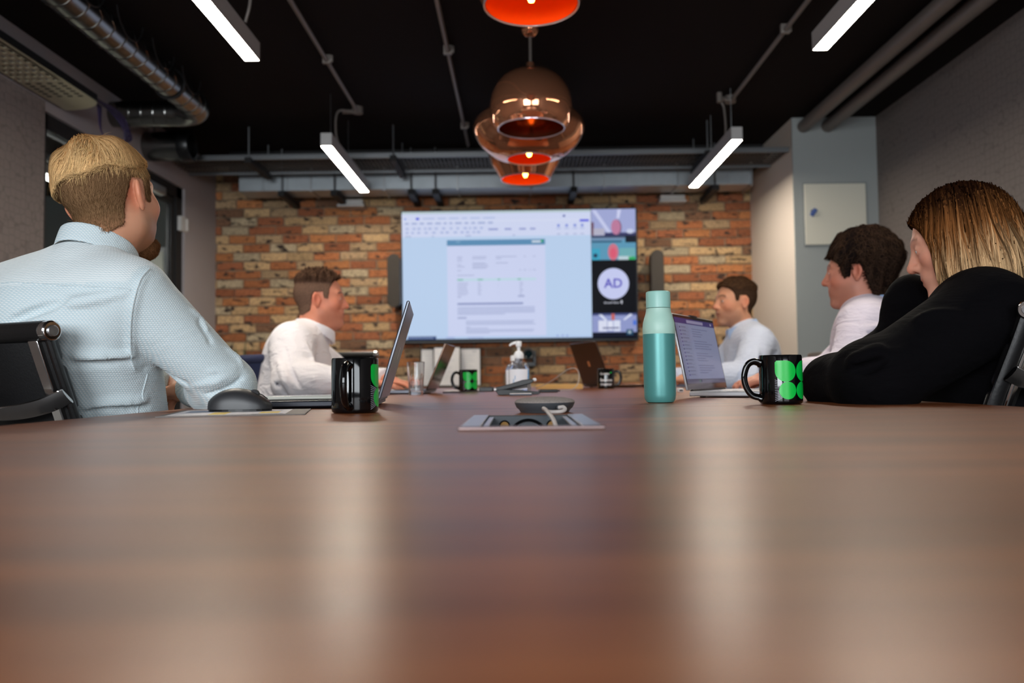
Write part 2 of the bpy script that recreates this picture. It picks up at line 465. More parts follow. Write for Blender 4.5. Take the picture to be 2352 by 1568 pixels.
struct('floor', MB().box(-7.0, 2.7, -2.6, 8.6, -0.1, 0.0), MT['carpet'])
struct('ceiling', MB().box(-7.0, 2.7, -2.6, 8.6, ZC, ZC + 0.12), MT['ceiling'])
wall_back = struct('wall_back', MB().box(XL - 0.12, XR + 0.12, YB + 0.010, YB + 0.16, 0, ZC), MT['mortar'])
struct('wall_right', MB().box(XR, XR + 0.12, YR, YB + 0.01, 0, ZC), MT['hex_r'])
OY0, OY1, OZ = 4.19, 5.98, 2.26                  # glazed opening in the left wall
struct('wall_left', MB().box(XL - 0.12, XL, YR, OY0, 0, 2.31), MT['hex'])
struct('wall_left', MB().box(XL - 0.12, XL, YR, OY0, 2.31, ZC).box(XL - 0.12, XL, OY0, OY1, OZ, ZC), MT['plaster'])
struct('wall_left', MB().box(XL - 0.12, XL, OY1, YB + 0.01, 0, ZC), MT['plaster'])
struct('wall_column', MB().box(1.95, XR, 5.572, YB + 0.01, 0, ZC), MT['plaster_warm'])
struct('wall_column', MB().box(1.95, XR, 5.56, 5.572, 0, ZC), MT['plaster_blue'])  # column front coloured cooler and darker than its side
# wall behind the camera with two windows
wr = MB().box(XL - 0.12, XR + 0.12, YR - 0.16, YR, 0, 0.92).box(XL - 0.12, XR + 0.12, YR - 0.16, YR, 2.28, ZC)
for a, b in ((XL - 0.12, -2.25), (-0.25, 0.25), (2.25, XR + 0.12)):
    wr.box(a, b, YR - 0.16, YR, 0.92, 2.28)
struct('wall_rear', wr, MT['plaster'])
for i, (a, b) in enumerate(((-2.25, -0.25), (0.25, 2.25))):
    f = MB()
    for q in (a, (a + b) / 2 - 0.02, b - 0.05):
        f.box(q, q + 0.05, YR - 0.12, YR - 0.07, 0.92, 2.28)
    f.box(a, b, YR - 0.12, YR - 0.07, 0.92, 0.97).box(a, b, YR - 0.12, YR - 0.07, 2.23, 2.28)
    wf = struct('window_%d' % (i + 1), f, MT['white_metal'])
    struct('pane', MB().box(a + 0.05, b - 0.05, YR - 0.10, YR - 0.094, 0.97, 2.23), MT['pane'], wf)
struct('baseboard_right', MB().box(XR - 0.015, XR, YR, 5.56, 0, 0.1), MT['white_metal'])
struct('baseboard_left', MB().box(XL, XL + 0.015, YR, OY0, 0, 0.1), MT['white_metal'])

# ---- bricks of the feature wall
def brick_mesh(k):
    r = random.Random(k)
    L, H, D = 0.107, 0.0325, 0.018
    vs = []; n = 6
    prof = []
    for i in range(n + 1): prof.append((-L + 2 * L * i / n, -H))
    for i in range(n + 1): prof.append((L - 2 * L * i / n, H))
    prof = [(x + r.uniform(-.003, .003), z + r.uniform(-.0032, .0032)) for x, z in prof]
    m = len(prof)
    vs = [(x, D, z) for x, z in prof] + [(x, 0.002, z) for x, z in prof] + [(x * 0.965, -0.003 + r.uniform(-.001, .001), z * 0.90) for x, z in prof]
    fs = [(i, (i + 1) % m, m + (i + 1) % m, m + i) for i in range(m)] + [(m + i, m + (i + 1) % m, 2 * m + (i + 1) % m, 2 * m + i) for i in range(m)]
    fs.append(tuple(range(2 * m, 3 * m)))
    return vs, fs

def hide_from_tv(x, z):
    return -0.93 < x < 0.93 and 1.12 < z < 2.10
PAL = [((176, 112, 74), 5), ((160, 100, 70), 4), ((186, 124, 80), 3), ((196, 164, 122), 4), ((178, 150, 116), 4), ((188, 170, 140), 2), ((132, 98, 76), 2)]
PALF = [c for c, w in PAL for _ in range(w)]
bm_variants = []
for k in range(10):
    vs, fs = brick_mesh(k)
    b = MB().add(vs, fs)
    o = b.obj('brick', MT['brick'], cols=True)
    bm_variants.append(o.data); bpy.data.objects.remove(o)
cand = []
row = 0
z = 0.0425
rb = random.Random(5)
while z < ZC - 0.03:
    x = XL + 0.03 - (0.1125 if row % 2 else 0.0) + rb.uniform(-0.03, 0.03)
    while x < 1.95 + 0.1:
        cand.append((x, z))
        x += 0.2235
    z += 0.0745; row += 1
vis = [c for c in cand if 0.73 < c[1] < 2.36 and not hide_from_tv(*c) and XL - 0.02 < c[0] < 1.98]
vis.sort(key=lambda c: abs(c[1] - 1.5))
singles = set(vis[:300])
inf = MB()
for (x, z) in cand:
    col = rb.choice(PALF); f = rb.uniform(0.8, 1.12)
    lc = tuple(q * f for q in lin(col))
    x0 = max(x, XL + 0.0); 
    if (x, z) in singles:
        o = bpy.data.objects.new('brick', bm_variants[rb.randrange(10)])
        COL.objects.link(o); o.parent = wall_back
        flip = rb.random() < 0.5
        o.location = (x, YB + rb.uniform(-0.003, 0.003), z)
        o.rotation_euler = (0, PI if flip else rb.uniform(-0.012, 0.012), 0)
        if flip: o.rotation_euler[1] += rb.uniform(-0.012, 0.012)
        o.color = lc + (1,)
    else:
        vs, fs = brick_mesh(rb.randrange(10))
        inf.add([(p[0] + x, p[1] + YB, p[2] + z) for p in vs], fs, lc)
o = inf.obj('brick_infill', MT['brick'], wall_back, cols=True, kind='stuff')

# ---- glazed opening, door furniture
d1 = struct('door_1', MB().box(XL - 0.09, XL - 0.02, OY1 - 0.10, OY1, 0, OZ).box(XL - 0.09, XL - 0.02, OY0, OY1, OZ - 0.085, OZ)
            .box(XL - 0.09, XL - 0.02, OY0, OY0 + 0.05, 0, OZ), MT['black_matt'])
dl = struct('door_leaf', MB().box(XL - 0.075, XL - 0.035, OY1 - 0.155, OY1 - 0.105, 0.02, OZ - 0.09).box(XL - 0.075, XL - 0.035, OY1 - 0.95, OY1 - 0.155, 0.02, 0.12)
            .box(XL - 0.075, XL - 0.035, OY1 - 0.95, OY1 - 0.155, OZ - 0.14, OZ - 0.09).box(XL - 0.075, XL - 0.035, OY1 - 0.99, OY1 - 0.94, 0.02, OZ - 0.09), MT['black_matt'], d1)
struct('pane', MB().box(XL - 0.058, XL - 0.050, OY1 - 0.94, OY1 - 0.155, 0.12, OZ - 0.14), MT['pane'], dl)
struct('pane', MB().box(XL - 0.058, XL - 0.050, OY0 + 0.05, OY1 - 0.99, 0.0, OZ - 0.085), MT['pane'], d1)
struct('door_closer', MB().box(XL - 0.03, XL + 0.02, OY1 - 0.62, OY1 - 0.36, OZ - 0.135, OZ - 0.075), MT['steel'], d1, bevel=0.006)
struct('hinge_plate', MB().box(XL - 0.02, XL + 0.012, OY1 - 0.085, OY1 + 0.012, 1.93, 2.04).cyl((XL + 0.018, OY1 + 0.002, 1.94), (XL + 0.018, OY1 + 0.002, 2.03), 0.009), MT['white_metal'], d1, bevel=0.003)

# ---- next room seen through the glass
struct('wall_next_room', MB().box(-7.0, XL - 0.12, 7.6, 7.72, 0, ZC), mat('dim_grey_paint', (128, 130, 126), 0.9))
struct('wall_next_room', MB().box(-7.0, -6.9, -2.4, 7.6, 0, ZC), mat('dim_grey_paint_side', (120, 120, 118), 0.9))
cab = thing('storage_cabinet', 'pale cream storage cabinet in the next room, seen through the door glass', 'cabinet', (-4.6, 7.36, 0))
MB().box(-1.4, 1.4, -0.2, 0.22, 0, 2.02).obj('body', MT['white_metal'], cab, bevel=0.004)
for k in range(5):
    d = MB().box(-1.395 + k * 0.56, -0.845 + k * 0.56, -0.222, -0.2, 0.06, 1.98).obj('door', mat('cream_door', (214, 212, 196), 0.6), cab, bevel=0.004)
    MB().box(-0.9 + k * 0.56, -0.885 + k * 0.56, -0.24, -0.222, 0.95, 1.1).obj('handle', MT['alu'], d)
nl = thing('linear_light', 'white linear ceiling light in the next room behind the door glass', 'ceiling light', (-2.98, 4.9, 2.10))
MB().box(-0.04, 0.04, -0.75, 0.75, 0.012, 0.08).obj('housing', MT['lampbody'], nl)
MB().box(-0.036, 0.036, -0.74, 0.74, 0.0, 0.012).obj('diffuser', MT['emit_far'], nl)
for yy in (-0.6, 0.6): MB().tube([(0, yy, 0.08), (0, yy, ZC - 2.10)], 0.004).obj('hanger', MT['steel'], nl)
fill_light = copy_tree(nl); fill_light.location = (-4.5, 5.4, 2.10); fill_light['label'] = 'unseen linear light added to brighten the next room'  # added lamp out of view, brightens the next room
nt_ = thing('cable_tray', 'pale cable tray with a looped cable in the next room', 'cable tray', (-3.35, 4.6, 2.34))
MB().box(-0.10, -0.08, -1.4, 2.2, 0, 0.05).obj('rail', MT['steel'], nt_)
MB().box(0.08, 0.10, -1.4, 2.2, 0, 0.05).obj('rail', MT['steel'], nt_)
rg = MB()
for k in range(12): rg.box(-0.08, 0.08, -1.3 + k * 0.3, -1.27 + k * 0.3, 0.0, 0.015)
rg.obj('rung', MT['steel'], nt_, kind='stuff')
MB().tube(arc((0.12, -0.55, 0.02), 0.16, -110, 130, 20, 'yz'), 0.007).obj('cable', MT['cable_white'], nt_)
for xx, yy in ((-0.09, -1.2), (0.09, 1.6)): MB().tube([(xx, yy, 0.05), (xx, yy, ZC - 2.34)], 0.005).obj('hanger', MT['steel'], nt_)

# ------------------------------------------------------------------ services under the ceiling
def linear_light(x, y0, y1, z, label, flex):
    L = thing('linear_light', label, 'ceiling light', (x, (y0 + y1) / 2, z), 0, 'linear lights over the table')
    h = (y1 - y0) / 2
    MB().box(-0.034, 0.034, -h, h, 0.012, 0.082).box(-0.034, -0.0315, -h, h, 0.0, 0.012).box(0.0315, 0.034, -h, h, 0.0, 0.012).box(-0.0315, 0.0315, -h, -h + 0.0025, 0.0, 0.012).box(-0.0315, 0.0315, h - 0.0025, h, 0.0, 0.012).obj('housing', MT['lampbody'], L)
    MB().box(-0.0314, 0.0314, -h + 0.003, h - 0.003, 0.0015, 0.0118).obj('diffuser', MT['emit'], L)
    for yy in (-h + 0.12, h - 0.58):
        MB().tube([(0, yy, 0.08), (0, yy, ZC - z)], 0.0018, 6).obj('suspension_wire', MT['steel'], L)
    if flex:
        MB().tube(bez([Vector(p) for p in flex], 8), 0.007, 8).obj('flex', MT['conduit'], L)
    return L
LZ = CAM.z + 1.44
linear_light(-1.168, 4.84, 6.06, LZ, 'white linear light hanging over the far left side of the table',
             [(0.03, -0.42, 0.082), (0.012, -0.40, 0.15), (0.006, -0.36, 0.27), (0.03, -0.32, 0.322), (0.115, -0.26, 0.322)])
linear_light(1.36, 4.84, 6.06, LZ, 'white linear light hanging over the far right side, by the pale column',
             [(-0.02, -0.42, 0.082), (-0.012, -0.40, 0.16), (-0.015, -0.38, 0.28), (-0.03, -0.38, 0.325), (0.03, -0.40, 0.325)])
linear_light(-1.182, 2.26, 3.52, LZ, 'white linear light above the blond person, cut off by the picture top', [(0.04, 0.42, 0.082), (0.06, 0.42, 0.17), (0.05, 0.44, 0.3), (0.05, 0.5, 0.36)])
linear_light(1.362, 2.26, 3.50, LZ, 'white linear light nearest the two ceiling pipes, cut off by the picture top', None)

def conduit(x, y0, y1, label, clips):
    c = thing('conduit', label, 'conduit', (x, y0, ZC - 0.032), 0, 'conduits along the ceiling')
    MB().cyl((0, 0, 0), (0, y1 - y0, 0), 0.0125, n=10).obj('pipe', MT['conduit'], c, smooth=True)
    for q in clips:
        MB().box(-0.024, 0.024, q - y0 - 0.012, q - y0 + 0.012, -0.018, 0.032).cyl((0.026, q - y0, -0.008), (0.026, q - y0, 0.03), 0.010, n=8).obj('clip', MT['conduit'], c, bevel=0.003)
    return c
c1 = conduit(-1.045, 0.3, 5.2, 'grey conduit ending beside the far left linear light', (2.2, 3.2, 4.35))
MB().cyl((0, 4.9, -0.012), (0, 4.9, 0.03), 0.036, n=14).cyl((0, 4.9, 0), (-0.10, 4.9, 0), 0.014, n=10).obj('junction_box', MT['conduit'], c1, smooth=True)
conduit(-0.362, 0.3, 6.0, 'grey conduit between the copper pendants and the far left light', (2.2, 4.25, 5.55))
c3 = conduit(1.40, 0.3, 5.1, 'grey conduit ending beside the far right linear light', (2.4, 4.05))
MB().cyl((-0.005, 4.8, -0.012), (-0.005, 4.8, 0.03), 0.036, n=14).cyl((0, 4.8, 0), (-0.085, 4.74, 0), 0.013, n=10).cyl((-0.09, 4.74, -0.03), (-0.09, 4.74, 0.032), 0.018, n=10).obj('junction_box', MT['conduit'], c3, smooth=True)

# two pipes running to the column
for i, (x, lb) in enumerate(((2.03, 'grey ceiling pipe nearer the linear lights, running into the column'), (2.20, 'grey ceiling pipe nearer the right wall, running into the column'))):
    p = thing('ceiling_pipe', lb, 'pipe', (x, 0, ZC - 0.065), 0, 'pair of pipes along the ceiling')
    MB().cyl((0, 0.2, 0), (0, 5.56, 0), 0.044, n=20).obj('pipe', MT['conduit'], p, smooth=True)
    for q in (1.2, 3.2):
        MB().cyl((0, q - 0.012, 0), (0, q + 0.012, 0), 0.049, n=20).box(-0.012, 0.012, q - 0.01, q + 0.01, 0.04, 0.065).obj('bracket', MT['black_matt'], p, smooth=True)

# cable ladder across the far end
TY0, TY1, TZZ = 5.60, 6.02, 2.385
tr = thing('cable_tray', 'long perforated steel cable tray crossing the room before the brick wall', 'cable tray', (0, 5.8, TZZ))
for yy in (TY0, TY1 - 0.012):
    rl = MB().box(-2.5, 1.94, yy - 5.8, yy - 5.8 + 0.012, -0.012, 0.018)
    rl.box(-2.5, 1.94, yy - 5.8 - (0.016 if yy == TY0 else 0), yy - 5.8 + (0.028 if yy != TY0 else 0.012), 0.014, 0.020)
    rl.obj('rail', MT['rail_steel'], tr)
fl = MB()
for k in range(150):
    x = -2.48 + k * 0.0296
    fl.box(x, x + 0.007, -0.19, 0.20, 0.004, 0.008)
for k in range(7):
    fl.box(-2.5, 1.94, -0.17 + k * 0.056, -0.160 + k * 0.056, 0.003, 0.0075)
fl.obj('perforated_bed', mat('tray_bed', (84, 80, 76), 0.6, 0.5), tr, kind='stuff')
for k, yy in enumerate((-0.10, 0.0, 0.08)):
    MB().tube([(-2.48 + 0.29 * q, yy + 0.012 * math.sin(q * 1.3 + k), 0.02 + 0.006 * (q % 2)) for q in range(16)], 0.009, 8).obj('cable', MT['cable_black'], tr)
for x in (-1.9, -0.87, 0.25, 1.36):
    for yy in (-0.215, 0.225):
        MB().cyl((x, yy, -0.012), (x, yy, ZC - TZZ), 0.006, n=8).obj('hanger_rod', MT['rail_steel'], tr)
    MB().box(x - 0.022, x + 0.022, -0.24, 0.25, -0.045, -0.004).obj('support_channel', MT['black_matt'], tr)

# rectangular duct behind it
du = thing('rectangular_duct', 'long galvanised rectangular duct above the brick wall', 'duct', (0, 6.28, 2.285))
for k in range(7):
    a = -2.18 + k * 0.575
    MB().box(a, a + 0.565, -0.10, 0.14, 0.0, 0.165).obj('duct_section', MT['sheet_steel'], du, bevel=0.003)
    MB().box(a + 0.562, a + 0.578, -0.112, 0.15, -0.012, 0.172).obj('flange', MT['steel'], du)
    for q in (0.19, 0.38):
        MB().box(a + q, a + q + 0.006, -0.1035, -0.099, 0.0, 0.165).obj('rib', MT['steel'], du)
for x in (-1.83, -1.42, -0.82, -0.63, 0.45, 1.55):
    MB().cyl((x, -0.135, -0.03), (x, -0.135, ZC - 2.285), 0.006, n=8).obj('hanger_rod', MT['rail_steel'], du)
    MB().box(x - 0.024, x + 0.024, -0.16, 0.30, -0.055, -0.014).obj('support_channel', MT['black_matt'], du)
MB().box(-2.26, 1.94, -0.09, 0.31, 0.166, 0.318).obj('upper_duct', MT['black_matt'], du)
for x0, lb in ((-1.36, 'pale flat fitting on the brick wall above the spiky-haired person'), (1.28, 'pale flat fitting on the brick wall beside the far right light')):
    q = thing('wall_fitting', lb, 'fitting', (x0, 6.50, 2.215), 0, 'pale fittings above the display')
    MB().box(-0.11, 0.11, -0.05, 0.095, 0, 0.022).obj('plate', MT['lampbody'], q, bevel=0.004)
    MB().box(-0.10, 0.10, -0.04, 0.08, 0.022, 0.06).obj('body', MT['white_metal'], q, bevel=0.004)

# spiral ducts on the left
sd = thing('spiral_duct', 'long spiral duct along the left ceiling, bending into the wall', 'duct', (0, 0, 0))
SX, SZ, SR = -1.945, 2.475, 0.079
MB().cyl((SX, 0.6, SZ), (SX, 4.72, SZ), SR, n=28).obj('straight_run', MT['duct_steel'], sd, smooth=True)
MB().tube([(SX, 4.72, SZ), (SX, 4.74, SZ)] + [(SX - 0.16 + 0.16 * math.cos(a), 4.74 + 0.16 * math.sin(a), SZ) for a in [PI / 2 * i / 10 for i in range(1, 11)]] + [(SX - 0.18, 4.90, SZ)], SR + 0.003, 28).obj('elbow', MT['duct_steel'], sd, smooth=True)
MB().cyl((SX - 0.18, 4.90, SZ), (XL, 4.90, SZ), SR, n=28).obj('wall_run', MT['duct_steel'], sd, smooth=True)
rg = MB()
for k in range(36):
    y = 0.7 + k * 0.112
    rg.tube([(SX + (SR + 0.001) * math.cos(2 * PI * i / 24), y + 0.03 * i / 24, SZ + (SR + 0.001) * math.sin(2 * PI * i / 24)) for i in range(24)], 0.0035, 5, closed=True)
for k in range(5):
    x = SX - 0.2 - k * 0.075
    rg.tube([(x - 0.03 * i / 24, 4.90 + (SR + 0.001) * math.cos(2 * PI * i / 24), SZ + (SR + 0.001) * math.sin(2 * PI * i / 24)) for i in range(24)], 0.0035, 5, closed=True)
rg.obj('spiral_seam', MT['duct_steel'], sd, smooth=True, kind='stuff')
for y in (1.6, 3.1, 4.4):
    MB().tube(arc((SX, y, SZ), SR + 0.006, 0, 360, 24, 'xz'), 0.006, 6).cyl((SX, y, SZ + SR), (SX, y, ZC), 0.005, n=6).obj('hanger', MT['black_matt'], sd)
wires = thing('cable_loop', 'thin cable loops sagging from the ceiling along the spiral duct', 'cable', (0, 0, 0))
for k in range(7):
    y = 2.3 + k * 0.36
    MB().tube(arc((SX + 0.10, y, ZC - 0.03), 0.13, 190, 352, 14, 'yz'), 0.0035, 6).obj('loop', MT['cable_black'], wires)
d2 = thing('spiral_duct', 'short spiral duct stub out of the left wall with a black end collar', 'duct', (XL, 5.36, 2.405))
MB().cyl((0, 0, 0), (0.24, 0, 0), 0.098, n=28).obj('pipe', MT['duct_steel'], d2, smooth=True)
ec = MB().lathe([(0.082, 0.0), (0.103, 0.0), (0.106, 0.02), (0.106, 0.055), (0.100, 0.075), (0.080, 0.078)], 28).obj('end_collar', MT['black'], d2, smooth=True)
ec.rotation_euler = (0, PI / 2, 0); ec.location = (0.235, 0, 0)
MB().cyl((0.05, 0, 0.098), (0.05, 0, ZC - 2.405), 0.005, n=6).obj('hanger', MT['steel'], d2)

# perforated tray on the left wall with purple cables
pt = thing('cable_tray', 'perforated zinc cable tray ending on the left wall with purple cables', 'cable tray', (XL, 0, 2.31))
bed = MB()
X0, X1 = 0.02, 0.27
rowsx = [X0 + (X1 - X0) * i / 14 for i in range(15)]
for i in range(7):                       # long strips, gaps between them are the slots
    bed.box(rowsx[2 * i], rowsx[2 * i + 1], 0.6, 3.90, 0, 0.004)
for k in range(58):
    bed.box(X0, X1, 0.6 + k * 0.057, 0.6 + k * 0.057 + 0.022, 0.0005, 0.0045)
bed.box(X1 - 0.03, X1 + 0.003, 0.6, 3.90, 0, 0.004)
bed.obj('perforated_bed', MT['cream_perf'], pt, kind='stuff')
endp = [(X0, 3.90), (X1, 3.90)] + [(X0 + (X1 - X0) * math.cos(a), 4.18 + 0.16 * math.sin(a)) for a in [PI / 2 * i / 8 for i in range(9)]]
MB().prism(endp, 0.0, 0.004).obj('end_plate', MT['cream_perf'], pt)
sl = MB()
for i in range(6):
    for k in range(4):
        sl.box(X0 + 0.03 + k * 0.055, X0 + 0.055 + k * 0.055, 3.93 + i * 0.036, 3.946 + i * 0.036, -0.0012, 0.0)
sl.obj('slot', MT['black_matt'], pt, kind='stuff')
MB().box(X0, X0 + 0.006, 0.6, 4.3, 0, 0.06).obj('side_rail', MT['cream_perf'], pt)
MB().box(X1, X1 + 0.005, 0.6, 4.2, 0, 0.035).obj('side_rail', MT['cable_black'], pt)
for k in range(4):
    yy = 0.9 + k
    MB().box(0.0, 0.1, yy, yy + 0.03, 0.004, 0.05).obj('bracket', MT['steel'], pt)
for k in range(5):
    o0 = 0.006 * k
    path = bez([(X1 - 0.10 + o0 * 0.5, 0.7, 0.012 + o0), (X1 - 0.09, 2.2, 0.012 + o0), (X1 - 0.09, 3.6, 0.014 + o0), (X1 - 0.05 + o0, 4.15, 0.03), (X1 - 0.03 + 0.02 * (k % 3), 4.42 + 0.012 * k, 0.01), (X1 + 0.02, 4.47 + 0.02 * k, -0.10), (X1 - 0.02, 4.45, -0.20 + 0.014 * k), (X1 - 0.07, 4.39, -0.11), (X1 - 0.06, 4.36 - 0.01 * k, 0.03)], 8)
    MB().tube(path, 0.0042, 7).obj('cable', MT['cable_purple'], pt, smooth=True)

# access panel on the column
ap = thing('access_panel', 'pale square access panel on the column, blue key hanging from its lock', 'panel', (2.235, 5.56, 1.915))
MB().box(-0.215, 0.215, -0.014, 0, -0.215, 0.215).obj('door', mat('pale_panel', (206, 204, 190), 0.6), ap, bevel=0.004)
MB().box(-0.225, 0.225, -0.006, 0, -0.225, 0.225).obj('frame', mat('panel_frame', (126, 132, 132), 0.6), ap)
MB().cyl((-0.165, -0.022, 0.02), (-0.165, -0.012, 0.02), 0.012, n=12).obj('lock', MT['chrome'], ap, smooth=True)
MB().box(-0.175, -0.145, -0.034, -0.024, -0.03, 0.03, Matrix.Translation((-0.16, -0.029, 0.01)) @ Matrix.Rotation(0.6, 4, 'Y') @ Matrix.Translation((0.16, 0.029, 0))).obj('key_tag', mat('blue_tag', (70, 92, 150), 0.5), ap, bevel=0.004)

# ------------------------------------------------------------------ pendants
def pendant(name_lb, x, y, zb, prof, open_r, inner_red=True, ball=None, bulb_z=0.035):
    p = thing('pendant_lamp', name_lb, 'pendant lamp', (x, y, zb), 0, 'copper pendants over the table')
    pr = []
    q = [Vector((a, 0, b)) for a, b in prof]
    sm = bez(q, 5)
    pr = [(max(v.x, 0.004), v.z) for v in sm]
    MB().lathe(pr, 56).obj('shade', MT['copper'], p, smooth=True, sharp=80)
    inn = [(max(r - 0.006, 0.003), zz + 0.001 if i == 0 else zz) for i, (r, zz) in enumerate(pr)]
    inn[-1] = (0.003, pr[-1][1] - 0.006)
    MB().lathe(inn, 56).obj('inner_shell', MT['glow_inner'] if inner_red else mat('copper_inside', (190, 112, 74), 0.12, 0.85), p, smooth=True, sharp=80)
    MB().tube(arc((0, 0, 0), open_r, 0, 360, 48, 'xy')[:-1], 0.0042, 8, closed=True).obj('rim', MT['rim'], p, smooth=True)
    top = pr[-1][1]
    MB().cyl((0, 0, top - 0.01), (0, 0, top + 0.035), 0.018, n=14).obj('cap', MT['copper'], p, smooth=True)
    MB().cyl((0, 0, top + 0.03), (0, 0, ZC - zb), 0.0075, n=10).obj('rod', MT['conduit'], p, smooth=True)
    MB().cyl((0, 0, bulb_z + 0.055), (0, 0, top), 0.016, n=12).obj('lamp_holder', MT['black'], p, smooth=True)
    MB().lathe([(0.001, bulb_z - 0.022), (0.010, bulb_z - 0.018), (0.0155, bulb_z), (0.012, bulb_z + 0.03), (0.010, bulb_z + 0.06)], 20).obj('bulb', MT['bulb'] if inner_red else mat('dim_filament', (255, 150, 60), 0.4, emit=3.0), p, smooth=True)
    if ball:
        MB().lathe([(0.002, ball - 0.045)] + [(0.045 * math.cos(a), ball + 0.045 * math.sin(a)) for a in [math.radians(-75 + 15 * i) for i in range(11)]] + [(0.002, ball + 0.045)], 24).obj('ball_joint', MT['copper'], p, smooth=True)
    return p
wide = [(0.129, 0.0), (0.20, 0.022), (0.272, 0.08), (0.312, 0.145), (0.318, 0.185), (0.29, 0.235), (0.215, 0.285), (0.12, 0.32), (0.03, 0.335)]
bowl = [(0.162, 0.0), (0.19, 0.05), (0.225, 0.11), (0.248, 0.19), (0.25, 0.24), (0.22, 0.31), (0.15, 0.36), (0.03, 0.385)]
dome = [(0.163, 0.0), (0.186, 0.03), (0.199, 0.08), (0.199, 0.125), (0.184, 0.185), (0.148, 0.24), (0.09, 0.277), (0.02, 0.292)]
pendant('copper bowl pendant with a red glowing mouth, lowest and farthest of the row', 0.062, 5.20, CAM.z + 1.305, bowl, 0.162)
pendant('wide flattened copper pendant with a small red glowing mouth', 0.077, 4.50, CAM.z + 1.246, wide, 0.129)
pendant('dome-shaped copper pendant with a pale rim, under a copper ball joint', 0.078, 3.85, CAM.z + 1.217, dome, 0.163, False, ball=0.50, bulb_z=0.14)
pendant('glowing orange pendant nearest the camera, cut off by the picture top', 0.060, 2.67, CAM.z + 1.272, bowl, 0.162, bulb_z=0.03)

# ------------------------------------------------------------------ conference table
EX0, EX1, EY0, EY1, SEAM = -0.722, 0.823, -0.55, 4.92, 1.50
HX0, HX1, HY0, HY1 = -0.062, 0.089, 0.890, 1.195      # opening of the power module
tb = thing('conference_table', 'long walnut conference table filling the foreground', 'table', (0, 0, 0))
t1 = MB()
TH = 0.03
def slab(mb, a, b, c, d): mb.box(a, b, c, d, TZ - TH, TZ)
# one board with a hole: shared edges so that the top reads as one surface
xs_ = [EX0, HX0, HX1, EX1]; ys_ = [EY0, HY0, HY1, SEAM - 0.0012]
vv = [(x, y, zz) for zz in (TZ - TH, TZ) for y in ys_ for x in xs_]
ff = []
def vi(k, j, i): return k * 16 + j * 4 + i
for j in range(3):
    for i in range(3):
        if i == 1 and j == 1: continue
        ff.append((vi(1, j, i), vi(1, j, i + 1), vi(1, j + 1, i + 1), vi(1, j + 1, i)))
        ff.append((vi(0, j, i), vi(0, j + 1, i), vi(0, j + 1, i + 1), vi(0, j, i + 1)))
for i in range(3):
    ff.append((vi(0, 0, i), vi(0, 0, i + 1), vi(1, 0, i + 1), vi(1, 0, i)))
    ff.append((vi(0, 3, i + 1), vi(0, 3, i), vi(1, 3, i), vi(1, 3, i + 1)))
    ff.append((vi(0, i + 1, 0), vi(0, i, 0), vi(1, i, 0), vi(1, i + 1, 0)))
    ff.append((vi(0, i, 3), vi(0, i + 1, 3), vi(1, i + 1, 3), vi(1, i, 3)))
ff += [(vi(1, 1, 1), vi(1, 1, 2), vi(0, 1, 2), vi(0, 1, 1)), (vi(1, 2, 2), vi(1, 2, 1), vi(0, 2, 1), vi(0, 2, 2)), (vi(1, 2, 1), vi(1, 1, 1), vi(0, 1, 1), vi(0, 2, 1)), (vi(1, 1, 2), vi(1, 2, 2), vi(0, 2, 2), vi(0, 1, 2))]
MB().add(vv, ff).obj('tabletop', MT['wood'], tb)
MB().box(EX0, EX1, SEAM + 0.0012, 3.25, TZ - TH, TZ).obj('tabletop', MT['wood'], tb, bevel=0.0015)
MB().box(EX0, EX1, 3.2524, EY1, TZ - TH, TZ).obj('tabletop', MT['wood'], tb, bevel=0.0015)
MB().box(EX0 + 0.05, EX1 - 0.05, SEAM - 0.03, SEAM + 0.03, TZ - TH - 0.03, TZ - TH).box(EX0 + 0.05, EX1 - 0.05, 3.22, 3.28, TZ - TH - 0.03, TZ - TH).obj('joining_rail', MT['black_matt'], tb)
for y in (0.2, 1.9, 3.2, 4.5):
    for x in (-0.33, 0.43):
        MB().box(x - 0.05, x + 0.05, y - 0.05, y + 0.05, 0.0, TZ - TH - 0.028).obj('leg', MT['black_matt'], tb, bevel=0.004)
MB().box(EX0 + 0.25, EX1 - 0.25, EY0 + 0.3, 0.84, TZ - TH - 0.028, TZ - TH).box(EX0 + 0.25, EX1 - 0.25, 1.26, EY1 - 0.3, TZ - TH - 0.028, TZ - TH).obj('sub_frame', MT['black_matt'], tb)

# ------------------------------------------------------------------ wall display and what hangs beside it
def screen_mesh(rects, W, H, lift=0.00015):
    """rects: (x0, y0, x1, y1, rgb) or ('e', cx, cy, rx, ry, rgb) or ('p', points, rgb) in 0..1, y down; later ones lie on top."""
    mb = MB()
    for i, r in enumerate(rects):
        y = -lift * (i // 6 + i * 0.02)
        y = -lift * i * 0.25
        if r[0] == 'e':
            _, cx, cy, rx, ry, c = r
            pts = [((cx + rx * math.cos(-2 * PI * k / 28)), (cy + ry * math.sin(-2 * PI * k / 28))) for k in range(28)]
        elif r[0] == 'p':
            pts = r[1]; c = r[2]
        else:
            x0, y0, x1, y1, c = r
            pts = [(x0, y1), (x1, y1), (x1, y0), (x0, y0)]
        mb.add([((u - 0.5) * W, y, (0.5 - v) * H) for u, v in pts], [tuple(range(len(pts)))], lin(c))
    return mb

